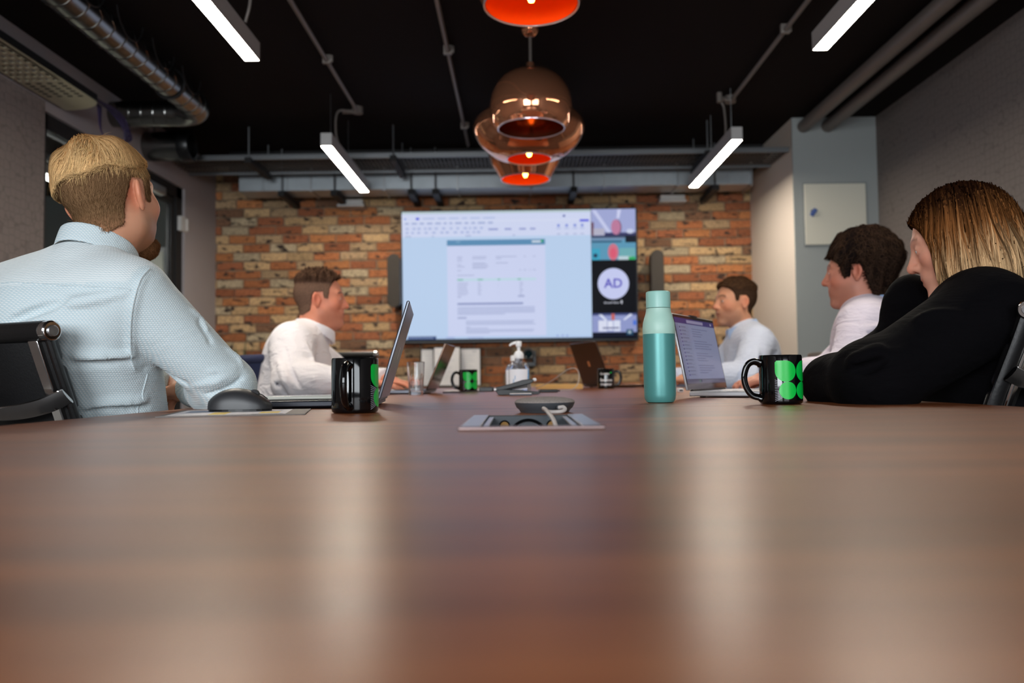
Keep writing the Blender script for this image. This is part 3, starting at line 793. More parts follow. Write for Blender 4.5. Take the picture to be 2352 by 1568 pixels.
tvw, tvh = 1.93, 1.085
tv = thing('wall_display', 'large wall-mounted display showing a shared document and video call tiles', 'television', (0.0175, 6.465, 1.628))
MB().box(-tvw / 2, tvw / 2, 0.0, 0.055, -tvh / 2, tvh / 2).obj('bezel', MT['black'], tv, bevel=0.004)
MB().box(-0.32, 0.32, 0.055, 0.13, -0.3, 0.3).obj('wall_mount', MT['black_matt'], tv)
sw, sh = tvw - 0.022, tvh - 0.03
def U(x): return (x - 84) / 1936.0
def Vv(y): return (y - 72) / 1080.0
R = [(0, 0, 1, 1, (10, 12, 18)), (0, 0, U(1648), 0.985, (194, 217, 247))]
def rc_(x0, y0, x1, y1, c): R.append((U(x0), Vv(y0), U(x1), Vv(y1), c))
rc_(84, 72, 1648, 90, (190, 208, 212)); rc_(84, 92, 1648, 285, (216, 224, 252)); rc_(84, 150, 1648, 158, (224, 231, 254))
rc_(455, 312, 1268, 1122, (212, 220, 251)); rc_(455, 312, 1268, 360, (98, 148, 188))
rc_(1158, 324, 1232, 341, (214, 226, 240)); rc_(1234, 318, 1252, 338, (40, 168, 96)); rc_(530, 322, 566, 333, (130, 172, 205))
rc_(200, 122, 228, 140, (70, 80, 225)); rc_(106, 126, 118, 138, (90, 130, 235)); rc_(1418, 113, 1436, 130, (64, 84, 170)); rc_(1556, 153, 1632, 171, (84, 86, 232))
rt = random.Random(3)
x = 110
while x < 860:
    w = rt.uniform(22, 60); rc_(x, 163, x + w, 178, (168, 182, 224)); x += w + 24
x = 258
while x < 800:
    w = rt.uniform(30, 110); rc_(x, 124, x + w, 136, (186, 200, 238)); x += w + 26
for rowy in (206, 240):
    x = 116
    while x < 760:
        w = rt.uniform(14, 30); rc_(x, rowy, x + w, rowy + 16, (176, 190, 232)); x += w + rt.uniform(14, 40)
for x, w in ((800, 80), (935, 55), (1055, 56), (1145, 44)): rc_(x, 219, x + w, 233, (150, 160, 214))
for x in (1370, 1438, 1506, 1566): rc_(x, 192, x + 20, 212, (120, 140, 225)); rc_(x - 8, 220, x + 28, 232, (190, 202, 240)); rc_(x - 4, 268, x + 24, 278, (180, 190, 226))
rc_(110, 274, 160, 284, (180, 192, 226)); rc_(330, 275, 350, 284, (176, 186, 224)); rc_(610, 273, 655, 283, (176, 186, 224)); rc_(1000, 273, 1020, 283, (176, 186, 224))
for yy, xs in ((455, ((538, 582), (664, 782), (858, 1030), (1090, 1106), (1166, 1186))), (470, ((538, 576), (664, 776), (858, 905))), (488, ((538, 580),)), (508, ((664, 770), (858, 958))), (520, ((538, 572), (664, 790))), (536, ((538, 600), (664, 796))), (548, ((664, 780),)), (568, ((538, 570), (1052, 1064), (1090, 1108), (1136, 1146), (1166, 1186))), (608, ((538, 676),))):
    for a, b in xs: rc_(a, yy - 4, b, yy + 4, (182, 190, 224))
rc_(536, 636, 1190, 654, (196, 226, 238))
for a, b in ((538, 586), (706, 750), (872, 892), (1036, 1064)): rc_(a, 640, b, 650, (110, 190, 160))
for k in range(8):
    yy = 672 + k * 14
    for a, b in ((538, 628), (706, 740), (876, 884), (1052, 1082)): rc_(a, yy - 4, b - rt.uniform(0, 14), yy + 3, (184, 192, 226))
rc_(538, 783, 566, 792, (170, 178, 214)); rc_(1038, 780, 1092, 792, (160, 170, 210))
rc_(536, 838, 1080, 855, (150, 160, 204))
for k, yy in enumerate((878, 892, 906, 920, 933)): rc_(536, yy - 4, 1188 - (260 if k == 4 else rt.uniform(0, 20)), yy + 3, (172, 182, 220))
rc_(536, 957, 610, 969, (160, 170, 210))
for yy, e in ((992, 1170), (1006, 1160), (1018, 1180), (1042, 640), (1052, 790), (1066, 1170), (1078, 1160), (1090, 800)): rc_(605, yy - 4, e, yy + 3, (176, 186, 222))
rc_(84, 1118, 1648, 1138, (188, 212, 246)); rc_(122, 1113, 358, 1140, (62, 82, 128))
for k in range(12): rc_(132 + k * 17, 1122, 144 + k * 17, 1131, (150, 170, 210))
rc_(440, 1122, 510, 1132, (160, 176, 226)); rc_(620, 1124, 748, 1133, (168, 184, 230))
for x in (1354, 1396, 1434): rc_(x, 1112, x + 14, 1128, (150, 168, 226))
# call tiles
rc_(1650, 72, 2016, 292, (168, 176, 222))
R.append(('p', [(U(1655), Vv(80)), (U(1690), Vv(80)), (U(1812), Vv(262)), (U(1786), Vv(272))], (206, 212, 246)))
R.append(('p', [(U(1868), Vv(76)), (U(1898), Vv(76)), (U(1882), Vv(150)), (U(1860), Vv(150))], (214, 218, 250)))
rc_(1650, 180, 1672, 290, (120, 90, 110)); rc_(1668, 232, 1760, 288, (188, 186, 206)); rc_(1760, 268, 2016, 292, (64, 66, 110))
R.append(('e', U(1862), Vv(225), 0.020, 0.060, (120, 92, 122))); R.append(('e', U(1853), Vv(222), 0.0200, 0.058, (196, 130, 164))); R.append(('e', U(1970), Vv(258), 0.016, 0.018, (206, 214, 240)))
rc_(1650, 294, 2016, 496, (96, 158, 190)); rc_(1650, 294, 2016, 310, (58, 70, 100)); rc_(1650, 310, 1925, 330, (120, 148, 180)); rc_(1930, 296, 2016, 352, (24, 30, 44)); rc_(1650, 336, 1900, 350, (58, 90, 120))
rc_(1650, 400, 1720, 496, (66, 168, 200)); rc_(1880, 398, 2010, 470, (116, 178, 186)); rc_(1870, 466, 1980, 496, (196, 216, 224)); rc_(1955, 470, 2012, 496, (52, 176, 104))
R.append(('e', U(1829), Vv(430), 0.0225, 0.064, (214, 120, 140))); R.append(('e', U(1829), Vv(440), 0.013, 0.04, (226, 96, 122))); R.append(('e', U(1682), Vv(458), 0.009, 0.016, (40, 60, 90)))
R.append(('e', U(1827), Vv(694), 0.0665, 0.120, (206, 212, 250)))
rc_(1650, 940, 2016, 1140, (150, 160, 210)); rc_(1650, 940, 2016, 958, (70, 80, 130))
R.append(('p', [(U(1700), Vv(950)), (U(1730), Vv(950)), (U(1775), Vv(1000)), (U(1760), Vv(1006))], (226, 232, 252)))
R.append(('p', [(U(1960), Vv(946)), (U(1985), Vv(952)), (U(1915), Vv(1000)), (U(1905), Vv(994))], (226, 232, 252)))
rc_(1808, 944, 1834, 996, (206, 104, 92)); rc_(1700, 1000, 1770, 1090, (226, 230, 250)); rc_(1776, 1004, 1820, 1084, (232, 236, 254)); rc_(1826, 1000, 1880, 1090, (226, 232, 252))
rc_(1735, 1056, 1870, 1068, (110, 116, 160)); rc_(1650, 1098, 2016, 1140, (20, 24, 40)); rc_(1930, 1075, 1985, 1122, (36, 78, 110)); rc_(1945, 1086, 1968, 1110, (170, 190, 200)); rc_(1985, 1000, 2012, 1040, (80, 120, 220))
img = screen_mesh(R, sw, sh)
for txt, size, cx, cy, col, bold in (('AD', 0.105, 1827, 694, (92, 84, 196), 0.002),):
    vs, fs = text_mesh(txt, size, bold)
    img.add([((U(cx) - 0.5) * sw + v.x, -0.0075, (0.5 - Vv(cy)) * sh + v.y) for v in vs], fs, lin(col))
for k_, (xa, xb, hh) in enumerate(((1748, 1768, 12), (1772, 1806, 9), (1808, 1818, 15), (1826, 1848, 12), (1850, 1872, 9))):
    img.add([((U(x_) - 0.5) * sw, -0.0075, (0.5 - Vv(y_)) * sh) for x_, y_ in ((xa, 858), (xb, 858), (xb, 858 - hh), (xa, 858 - hh))], [(0, 1, 2, 3)], lin((170, 172, 184)))
img.add([((U(1893) - 0.5) * sw + dx, -0.0075, (0.5 - Vv(848)) * sh + dz) for dx, dz in ((-.006, -.012), (.006, -.012), (.006, .014), (-.006, .014))], [(0, 1, 2, 3)], lin((214, 216, 228)))
scr = img.obj('screen', MT['screen'], tv, cols=True, loc=(0, -0.0015, 0.004))
tv.rotation_euler = (math.radians(2.6), 0, 0)

def column_speaker(x, z0, z1, label):
    sp = thing('wall_speaker', label, 'speaker', (x, 6.36, z0), 0, 'speakers flanking the display')
    w, h = 0.052, z1 - z0
    poly = [(w * math.cos(a), h - w + w * math.sin(a)) for a in [PI * i / 12 for i in range(13)]] + [(w * math.cos(a), w + w * math.sin(a)) for a in [PI + PI * i / 12 for i in range(13)]]
    m = Matrix.Rotation(math.radians(90), 4, 'X')
    MB().prism(poly, -0.014, 0.012, m).obj('grille', MT['dkfabric'], sp, bevel=0.004)
    q = [(a * 0.94, (b - h / 2) * 0.985 + h / 2) for a, b in poly]
    MB().prism(q, -0.13, -0.014, m).obj('cabinet', MT['black'], sp, bevel=0.004)
    MB().box(-0.03, 0.03, 0.12, 0.24, h / 2 - 0.06, h / 2 + 0.06).obj('wall_bracket', MT['black_matt'], sp)
column_speaker(-0.992, 1.372, 1.805, 'dark column speaker beside the document side of the display')
column_speaker(1.124, 1.372, 1.808, 'dark column speaker beside the call tiles of the display')

pc = thing('conference_camera', 'black round-lens conference camera on the brick wall under the display', 'camera', (0.083, 6.46, 0.985))
m = Matrix.Rotation(math.radians(90), 4, 'X')
def latheY(prof, n=28):
    mb = MB().lathe(prof, n); mb.v = [tuple(m @ Vector(p)) for p in mb.v]; return mb
latheY([(0.002, -0.055), (0.034, -0.05), (0.049, -0.02), (0.051, 0.02), (0.047, 0.04), (0.034, 0.044)]).obj('head', MT['charcoal'], pc, smooth=True)
latheY([(0.034, 0.044), (0.033, 0.034), (0.026, 0.030), (0.012, 0.036), (0.001, 0.039)]).obj('lens', mat('lens_glass', (14, 34, 40), 0.06), pc, smooth=True)
MB().box(0.034, 0.062, -0.02, 0.05, -0.095, 0.03).box(-0.062, -0.050, -0.02, 0.05, -0.095, 0.01).box(-0.062, 0.062, -0.025, 0.06, -0.10, -0.06).obj('yoke', MT['black'], pc, bevel=0.008)
MB().box(-0.045, 0.045, 0.05, 0.14, -0.11, -0.06).obj('wall_bracket', MT['black_matt'], pc)

dh = thing('document_rack', 'wall rack of three white printed sheets in black frames under the display', 'document rack', (-0.582, 6.50, 0.737))
for k, (dx, dy, rz, h) in enumerate(((0.165, 0.035, -0.10, 0.305), (-0.112, 0.05, 0.16, 0.305), (0.0, -0.02, 0.0, 0.316))):
    fr = MB().box(-0.112, 0.112, 0, 0.006, -0.004, h + 0.004).obj('frame', MT['black_matt'], dh, bevel=0.002)
    fr.location = (dx, dy, 0.0); fr.rotation_euler = (0, 0, rz)
    pp = [(0, 0, 1, 1, (232, 230, 230))]
    r3 = random.Random(k + 20)
    pp += [(0.68, 0.06, 0.86, 0.085, (190, 190, 194))]
    for q in range(12):
        y0 = 0.16 + q * 0.06
        pp.append((0.16, y0, 0.16 + r3.uniform(0.3, 0.66), y0 + 0.014, (206, 206, 209)))
    sh_ = screen_mesh(pp, 0.206, h - 0.008, 0.0004).obj('sheet', MT['print'], fr, cols=True, loc=(0, -0.0006, h / 2))
MB().box(-0.16, 0.26, 0.066, 0.092, 0.0, 0.02).box(-0.16, 0.26, 0.066, 0.092, 0.26, 0.28).obj('wall_bracket', MT['black_matt'], dh)

# ------------------------------------------------------------------ things on the table
def wrap(vs2, r, a0):
    return [(r * math.cos(a0 + u / r), r * math.sin(a0 + u / r), v) for u, v in vs2]

def disc_patch(cx, cy, R_, leaf=0):
    """Polar grid of a disc (leaf = -1/+1 pulls one upper corner out square)."""
    pts = [(cx, cy)]; fs = []; n = 36; rings = 5
    def edge(a):
        x, y = math.cos(a), math.sin(a)
        if leaf and y > 0 and x * leaf > 0:
            k = 1.0 / max(abs(x), abs(y)); k = min(k, 1.30)
            return x * k, y * k
        return x, y
    for j in range(1, rings + 1):
        for i in range(n):
            x, y = edge(2 * PI * i / n); pts.append((cx + R_ * x * j / rings, cy + R_ * y * j / rings))
    fs += [(0, 1 + i, 1 + (i + 1) % n) for i in range(n)]
    for j in range(rings - 1):
        o1, o2 = 1 + j * n, 1 + (j + 1) * n
        fs += [(o1 + i, o2 + i, o2 + (i + 1) % n, o1 + (i + 1) % n) for i in range(n)]
    return pts, fs

def mug(label, x, y, handle_az, kind='leaf'):
    g = thing('mug', label, 'mug', (x, y, TZ), math.radians(handle_az), 'black mugs on the table')
    RR, H = 0.0405, 0.0955
    MB().lathe([(0.001, 0.0008), (0.034, 0.0), (0.0385, 0.0015), (RR - 0.0004, 0.004), (RR, 0.008), (RR, H - 0.003), (RR - 0.0012, H), (RR - 0.003, H - 0.001), (RR - 0.0042, H - 0.006), (RR - 0.0045, 0.012), (0.03, 0.006), (0.001, 0.0055)], 64).obj('body', MT['mug'], g, smooth=True, sharp=60)
    hp = bez([(RR - 0.002, 0, 0.080), (RR + 0.012, 0, 0.0835), (RR + 0.024, 0, 0.076), (RR + 0.0305, 0, 0.055), (RR + 0.027, 0, 0.034), (RR + 0.016, 0, 0.018), (RR - 0.002, 0, 0.0125)], 7)
    n_ = len(hp)
    MB().tube(hp, [0.0088 if i in (0, 1, n_ - 1, n_ - 2) else 0.0066 for i in range(n_)], 14, flat=(1.15, 0.85)).obj('handle', MT['mug'], g, smooth=True, sharp=80)
    R2 = RR + 0.0003
    if kind == 'leaf':
        a0 = math.radians(115)
        for cx, cy, r, lf in ((-0.0208, 0.0641, 0.0202, -1), (0.0208, 0.0641, 0.0202, 1), (-0.0172, 0.0271, 0.0168, 0), (0.0172, 0.0271, 0.0168, 0)):
            p2, fs = disc_patch(cx, cy, r, lf)
            MB().add(wrap(p2, R2, a0), fs).obj('leaf_print', MT['green'], g, smooth=True)
        ln = MB()
        for i in range(13):
            p0 = Vector((-0.0415, 0.0475 - 0.0034 * i)); tg = Vector((-0.012, 0.036 - 0.0012 * i))
            d = (tg - p0); L = d.length; d.normalize()
            t = 0.0
            while t < L and ((p0 + d * t) - Vector((-0.0172, 0.0271))).length > 0.0173 and ((p0 + d * t) - Vector((-0.0208, 0.0641))).length > 0.0206: t += 0.0004
            nn = Vector((-d.y, d.x)) * 0.00032
            k = 6
            pts = []
            for q in range(k + 1):
                c = p0 + d * (t * q / k); pts += [tuple(c - nn), tuple(c + nn)]
            ln.add(wrap(pts, R2, a0), [(2 * q, 2 * q + 2, 2 * q + 3, 2 * q + 1) for q in range(k)])
        ln.obj('line_print', MT['lineprint'], g, kind='stuff')
    else:
        a0 = math.radians(-90)
        for txt, size, cx, cy, bold in (('docutec', 0.0145, -0.006, 0.0715, 0.0003), ('Become', 0.0185, 0.001, 0.041, 0.0004), ('greener', 0.0185, 0.0, 0.0215, 0.0004)):
            vs, fs = text_mesh(txt, size, bold)
            MB().add(wrap([(v.x + cx, v.y + cy) for v in vs], R2, a0), fs).obj('lettering', MT['whiteprint'], g)
        p2, fs = disc_patch(0.0245, 0.0765, 0.0038, 1)
        MB().add(wrap(p2, R2, a0), fs).obj('leaf_print', MT['green'], g)
    return g
mug('black mug with green leaf logo beside the mint and teal bottle, handle showing in profile', 0.513, 1.565, 180)
mug('black mug nearest the camera, its handle turned to the viewer', -0.287, 1.396, 265.6)
mug('small-looking black mug with green leaf logo standing before the framed sheets', -0.22, 3.48, 183.6)
mug('black mug with white lettering beside the dark laptop at the far end', 0.417, 3.81, -6, 'text')

bt = thing('water_bottle', 'two-tone mint and teal water bottle beside the silver laptop', 'bottle', (0.305, 1.725, TZ))
MB().lathe([(0.001, 0.001), (0.024, 0.0), (0.029, 0.002), (0.0325, 0.008), (0.0340, 0.018), (0.0345, 0.05), (0.0345, 0.148)], 64).obj('body', MT['teal'], bt, smooth=True)
MB().lathe([(0.0345, 0.148), (0.0347, 0.1485), (0.0347, 0.162), (0.0338, 0.172), (0.0312, 0.182), (0.0282, 0.191), (0.0266, 0.199), (0.0263, 0.2035), (0.0252, 0.204)], 64).obj('shoulder', MT['mint'], bt, smooth=True)
MB().lathe([(0.0252, 0.2045), (0.0262, 0.205), (0.0262, 0.237), (0.0255, 0.2395), (0.023, 0.2408), (0.001, 0.241)], 64).obj('cap', mat('mint_cap', (150, 198, 188), 0.38), bt, smooth=True)

def laptop(label, ax, ay, bx, by, depth, lid_h, lean, m_body, m_lid, lit=None, logo=None, keys=True, thick=0.013):
    W = math.hypot(bx - ax, by - ay)
    g = thing('laptop', label, 'laptop', (ax, ay, TZ), math.atan2(by - ay, bx - ax), 'laptops on the table')
    MB().box(0, W, 0.0, depth, 0.0035, 0.0035 + thick).obj('base', m_body, g, bevel=0.003)
    ft = MB()
    for u in (0.03, W - 0.04):
        for v in (0.02, depth - 0.03): ft.box(u, u + 0.012, v, v + 0.012, 0, 0.0045)
    ft.obj('foot_pads', MT['black_matt'], g, kind='stuff')
    tz = 0.0035 + thick
    if keys:
        kb = MB(); n = 14
        for r in range(5):
            for c in range(n):
                kw = (W - 0.05) / n
                kb.box(0.025 + c * kw + 0.001, 0.025 + (c + 1) * kw - 0.001, 0.03 + r * 0.0185, 0.03 + r * 0.0185 + 0.0165, tz - 0.0004, tz + 0.0012)
        kb.obj('keyboard', MT['silver'] if lit else MT['black_matt'], g, kind='stuff')
        MB().box(W / 2 - 0.055, W / 2 + 0.055, 0.135, min(depth - 0.012, 0.205), tz - 0.0003, tz + 0.0004).obj('trackpad', MT['alu'], g)
    MB().cyl((0.03, -0.002, tz), (W - 0.03, -0.002, tz), 0.0045, n=10).obj('hinge', MT['black'], g, smooth=True)
    Mx = Matrix.Translation((0, -0.002, tz)) @ Matrix.Rotation(math.radians(lean), 4, 'X')
    lid = MB().box(0, W, -0.006, 0.0, 0.003, lid_h, Mx).obj('lid', m_lid, g, bevel=0.002)
    MB().box(0.002, W - 0.002, -0.0002, 0.0006, 0.005, lid_h - 0.002, Mx).obj('screen_bezel', MT['black_gloss'], lid)
    if lit:
        sw_, sh_ = W - 0.014, lid_h - 0.03
        pic = screen_mesh(lit, sw_, sh_, 0.0001)
        # picture faces the user (+y), its first column at x = W
        T = Mx @ Matrix.Translation((W / 2, 0.0009, 0.020 + sh_ / 2)) @ Matrix.Rotation(PI, 4, 'Z')
        pic.v = [tuple(T @ Vector(p)) for p in pic.v]
        pic.obj('screen', MT['screen_lap'], lid, cols=True)
        MB().box(W / 2 - 0.03, W / 2 + 0.03, -0.007, 0.0012, lid_h - 0.003, lid_h + 0.0035, Mx).obj('camera_bump', MT['black'], lid, bevel=0.001)
    if logo:
        MB().box(W / 2 - 0.012, W / 2 + 0.012, -0.0066, -0.0058, lid_h / 2 - 0.014, lid_h / 2 + 0.014, Mx).obj('logo_plate', logo, lid, bevel=0.003)
    return g
r4 = random.Random(9)
lapimg = [(0, 0, 1, 1, (150, 158, 196)), (0, 0, 1, 0.085, (66, 58, 132)), (0.28, 0.02, 0.70, 0.068, (176, 170, 208)), (0.9, 0.025, 0.93, 0.06, (210, 205, 225)),
          (0, 0.085, 0.06, 0.93, (140, 148, 186)), (0.06, 0.085, 0.30, 0.93, (158, 166, 202)), (0.30, 0.085, 1, 0.93, (162, 170, 208)), (0, 0.93, 1, 1.0, (92, 92, 122)), (0.30, 0.94, 0.34, 0.985, (70, 120, 110))]
for k in range(14):
    y = 0.13 + k * 0.056
    lapimg += [(0.075, y, 0.10, y + 0.026, (96, 82, 150) if k % 3 else (70, 70, 120)), (0.115, y, 0.115 + r4.uniform(0.08, 0.16), y + 0.010, (112, 116, 150)), (0.115, y + 0.017, 0.27, y + 0.024, (138, 144, 178))]
for k in range(20):
    y = 0.15 + k * 0.038
    if k % 5 != 4: lapimg.append((0.36, y, 0.36 + r4.uniform(0.18, 0.5), y + 0.010, (122, 126, 164)))
for k in range(16): lapimg.append((0.36 + k * 0.03, 0.945, 0.376 + k * 0.03, 0.98, (120, 124, 150)))
laptop('open silver laptop with lit screen between the bottle and a black mug', 0.628, 2.40, 0.445, 2.09, 0.235, 0.212, 11, MT['silver'], MT['silver'], lit=lapimg)
laptop('dark laptop seen edge-on behind the nearest mug, a phone on its keyboard', -0.290, 1.62, -0.325, 1.945, 0.262, 0.212, 17, mat('dark_blue_chassis', (34, 36, 44), 0.4, 0.4), MT['lid_grey'], logo=MT['alu'])
laptop('laptop seen edge-on behind the drinking glass, table reflection coloured into its lid', -0.352, 3.00, -0.340, 3.29, 0.225, 0.19, 23, MT['lid_grey'], MT['lid_brown'])
laptop('dark bronze laptop with a small logo, its back to the camera at the far end', 0.353, 4.30, 0.463, 3.99, 0.23, 0.232, 19, MT['lid_brown'], mat('dark_bronze_lid', (60, 40, 28), 0.3, 0.6), logo=mat('copper_logo', (208, 140, 92), 0.3, 0.4))

ph = thing('phone', 'phone in a pale case lying on the dark laptop keyboard', 'phone', (-0.465, 1.70, TZ + 0.0177), 0.12)
MB().box(-0.07, 0.07, -0.035, 0.035, 0, 0.0078).obj('case', mat('pale_case', (186, 184, 174), 0.3), ph, bevel=0.003)
MB().box(-0.066, 0.066, -0.031, 0.031, 0.0078, 0.0085).obj('screen', mat('phone_screen', (170, 172, 172), 0.1), ph)

mm_ = thing('mouse_mat', 'grey printed mat under the black computer mouse', 'mat', (0, 0, TZ))
quad = [(-0.588, 1.285), (-0.358, 1.335), (-0.408, 1.565), (-0.652, 1.54)]
MB().prism(quad, 0.0, 0.0022).obj('mat', mat('grey_mat', (112, 104, 100), 0.6), mm_, bevel=0.0008)
def mq(u, v, z):
    a, b, c, d = [Vector(p) for p in quad]
    p = (a * (1 - u) + b * u) * (1 - v) + (d * (1 - u) + c * u) * v
    return (p.x, p.y, z)
pr_ = MB()
for i, (u0, v0, u1, v1, c) in enumerate(((0.05, 0.05, 0.86, 0.95, (214, 210, 214)), (0.1, 0.55, 0.30, 0.8, (110, 124, 150)), (0.32, 0.10, 0.44, 0.5, (222, 190, 70)), (0.66, 0.2, 0.80, 0.5, (226, 196, 90)), (0.62, 0.06, 0.84, 0.1, (120, 120, 130)), (0.5, 0.6, 0.8, 0.64, (150, 150, 160)), (0.5, 0.7, 0.8, 0.74, (150, 150, 160)))):
    zz = 0.0024 + i * 0.00004
    pr_.add([mq(u0, v0, zz), mq(u1, v0, zz), mq(u1, v1, zz), mq(u0, v1, zz)], [(0, 1, 2, 3)], lin(c))
pr_.obj('printed_sheet', MT['print'], mm_, cols=True)

ms = thing('computer_mouse', 'black computer mouse on the grey printed mat', 'mouse', (-0.516, 1.475, TZ + 0.0026), 0.05)
nu, nv = 28, 18
vs = []; fs = []
for i in range(nu + 1):
    t = i / nu
    hgt = 0.040 * (max(0.0, math.sin(PI * min(1, t * 0.93 + 0.035))) ** 0.62) * (1.0 - 0.30 * t) * 1.12
    wd = 0.033 * (max(0.0, 1 - (2 * t - 1) ** 4) ** 0.5) * (0.94 + 0.10 * (1 - t))
    for j in range(nv + 1):
        a = PI * j / nv
        c, s_ = math.cos(a), math.sin(a)
        vs.append((-0.0585 + 0.117 * t, -wd * math.copysign(abs(c) ** 0.7, c), 0.004 + hgt * abs(s_) ** 0.75))
for i in range(nu):
    for j in range(nv):
        a = i * (nv + 1) + j
        fs.append((a, a + nv + 1, a + nv + 2, a + 1))
fs.append(tuple(i * (nv + 1) for i in range(nu + 1))[::-1] + tuple(i * (nv + 1) + nv for i in range(nu + 1)))
MB().add(vs, fs).obj('shell', MT['mouse'], ms, smooth=True, sharp=70)
MB().prism([(0.0575 * math.cos(a), 0.031 * math.sin(a)) for a in [2 * PI * i / 28 for i in range(28)]], 0.0, 0.0065).obj('base_plate', MT['black'], ms)
MB().cyl((0.026, -0.004, 0.031), (0.026, 0.004, 0.031), 0.0085, n=18).obj('scroll_wheel', MT['black_matt'], ms, smooth=True)
MB().tube([(0.000, 0, 0.0405), (0.02, 0, 0.0372), (0.04, 0, 0.0295), (0.05, 0, 0.022)], 0.0009, 6).obj('button_seam', MT['black'], ms)

# conference puck and its cable
pk = thing('speakerphone', 'flat round grey speakerphone behind the open table power box', 'speakerphone', (0.043, 1.335, TZ))
MB().lathe([(0.001, 0.0005), (0.040, 0.0), (0.0415, 0.002), (0.0428, 0.0045), (0.047, 0.008), (0.0498, 0.0145), (0.0503, 0.0165)], 56).obj('base', MT['puckbase'], pk, smooth=True, sharp=50)
MB().lathe([(0.0503, 0.0165), (0.0500, 0.0185), (0.046, 0.0215), (0.034, 0.0242), (0.018, 0.0256), (0.001, 0.026)], 56).obj('knit_top', MT['puckfab'], pk, smooth=True)
MB().cyl((0.020, -0.0465, 0.009), (0.021, -0.056, 0.0095), 0.0034, n=12).obj('plug', MT['charcoal'], pk, smooth=True)
cb = thing('cable', 'grey cable curling from the speakerphone into the power box', 'cable', (0.043, 1.335, TZ))
MB().tube(bez([(0.021, -0.055, 0.0095), (0.028, -0.060, 0.010), (0.030, -0.066, 0.006), (0.022, -0.072, 0.0035), (0.005, -0.070, 0.0035), (-0.004, -0.080, 0.008), (-0.004, -0.110, 0.010), (0.000, -0.160, 0.006), (0.006, -0.215, -0.004), (0.012, -0.28, -0.030), (0.014, -0.30, -0.055)], 7), 0.0030, 10).obj('sheath', MT['cable_white'], cb, smooth=True)

pb = thing('power_box', 'open pop-up power box set into the near tabletop', 'power box', ((HX0 + HX1) / 2, (HY0 + HY1) / 2, TZ))
hw, hl = (HX1 - HX0) / 2 - 0.0012, (HY1 - HY0) / 2 - 0.0012
CD = 0.026
MB().box(-hw, hw, -hl, hl, -0.07, -0.066).box(-hw, -hw + 0.003, -hl, hl, -0.066, 0.0).box(hw - 0.003, hw, -hl, hl, -0.066, 0.0).box(-hw, hw, -hl, -hl + 0.003, -0.066, 0.0).obj('tray', MT['cavity'], pb)
face = MB().box(-hw + 0.003, hw - 0.003, hl - 0.006, hl, -0.066, 0.0005).obj('socket_face', MT['cavity'], pb)
y = hl - 0.0065
MB().tube(arc((0, y, -0.0335), 0.0285, 0, 360, 48, 'xz')[:-1], 0.0022, 8, closed=True).obj('socket_ring', MT['black_gloss'], pb, smooth=True)
MB().tube(arc((0, y - 0.001, -0.0335), 0.0255, 0, 360, 48, 'xz')[:-1], 0.0009, 6, closed=True).obj('socket_edge', MT['alu'], pb, smooth=True)
MB().cyl((0, y - 0.001, -0.0335), (0, y + 0.001, -0.0335), 0.025, n=40).obj('socket_plate', MT['cavity'], pb)
for sx in (-1, 1):
    MB().tube(arc((sx * 0.0352, y, -0.0135), 0.0072, 0, 360, 20, 'xz')[:-1], 0.0014, 6, closed=True).obj('screw_recess', MT['black_gloss'], pb, smooth=True)
    MB().cyl((sx * 0.0352, y - 0.0008, -0.0135), (sx * 0.0352, y + 0.001, -0.0135), 0.0062, n=18).obj('screw', MT['brass'], pb)
    x0 = sx * (hw + 0.007); x1 = sx * (hw - 0.0155)
    MB().box(min(x0, x1), max(x0, x1), -hl - 0.003, hl + 0.004, 0.0003, 0.0028).obj('side_rim', MT['alu'], pb, bevel=0.0008)
    x0 = sx * (hw - 0.0165); x1 = sx * (hw - 0.0235)
    MB().box(min(x0, x1), max(x0, x1), -hl + 0.003, hl - 0.004, -0.0032, -0.0002).obj('inner_ledge', MT['alu'], pb, bevel=0.0006)
MB().box(-hw - 0.007, hw + 0.007, -hl - 0.012, -hl - 0.001, 0.0003, 0.0045).obj('front_lip', mat('reflection_brown_lip', (138, 118, 116), 0.3, 0.8), pb, bevel=0.0012)  # aluminium lip, the table's brown reflection put into its base colour
MB().box(-hw - 0.007, hw + 0.007, hl + 0.0015, hl + 0.007, 0.0003, 0.0018).obj('rear_rim', MT['charcoal'], pb, bevel=0.0005)

# drinking glass
gl = thing('drinking_glass', "clear faceted drinking glass near the white-shirted person's hand", 'glass', (-0.378, 2.93, TZ))
prof = [(0.0255, 0.0), (0.0262, 0.004), (0.0275, 0.03), (0.0295, 0.066), (0.0312, 0.078), (0.0325, 0.119), (0.0318, 0.1205), (0.0305, 0.119), (0.0293, 0.080), (0.0272, 0.066), (0.0245, 0.03), (0.0225, 0.014), (0.001, 0.012)]
vs = []; fs = []; n = 60; k = len(prof)
for i in range(n):
    a = 2 * PI * i / n
    fa = (a % (2 * PI / 10)) - PI / 10
    for q, (r, z_) in enumerate(prof):
        f = 1.0
        if q <= 3: f = math.cos(PI / 10) / math.cos(fa) * 1.03
        vs.append((r * f * math.cos(a), r * f * math.sin(a), z_))
for i in range(n):
    j = (i + 1) % n
    fs += [(i * k + q, j * k + q, j * k + q + 1, i * k + q + 1) for q in range(k - 1)]
fs.append(tuple(i * k for i in range(n))[::-1]); fs.append(tuple(i * k + k - 1 for i in range(n)))
MB().add(vs, fs).obj('tumbler', MT['glass'], gl, smooth=True, sharp=25)

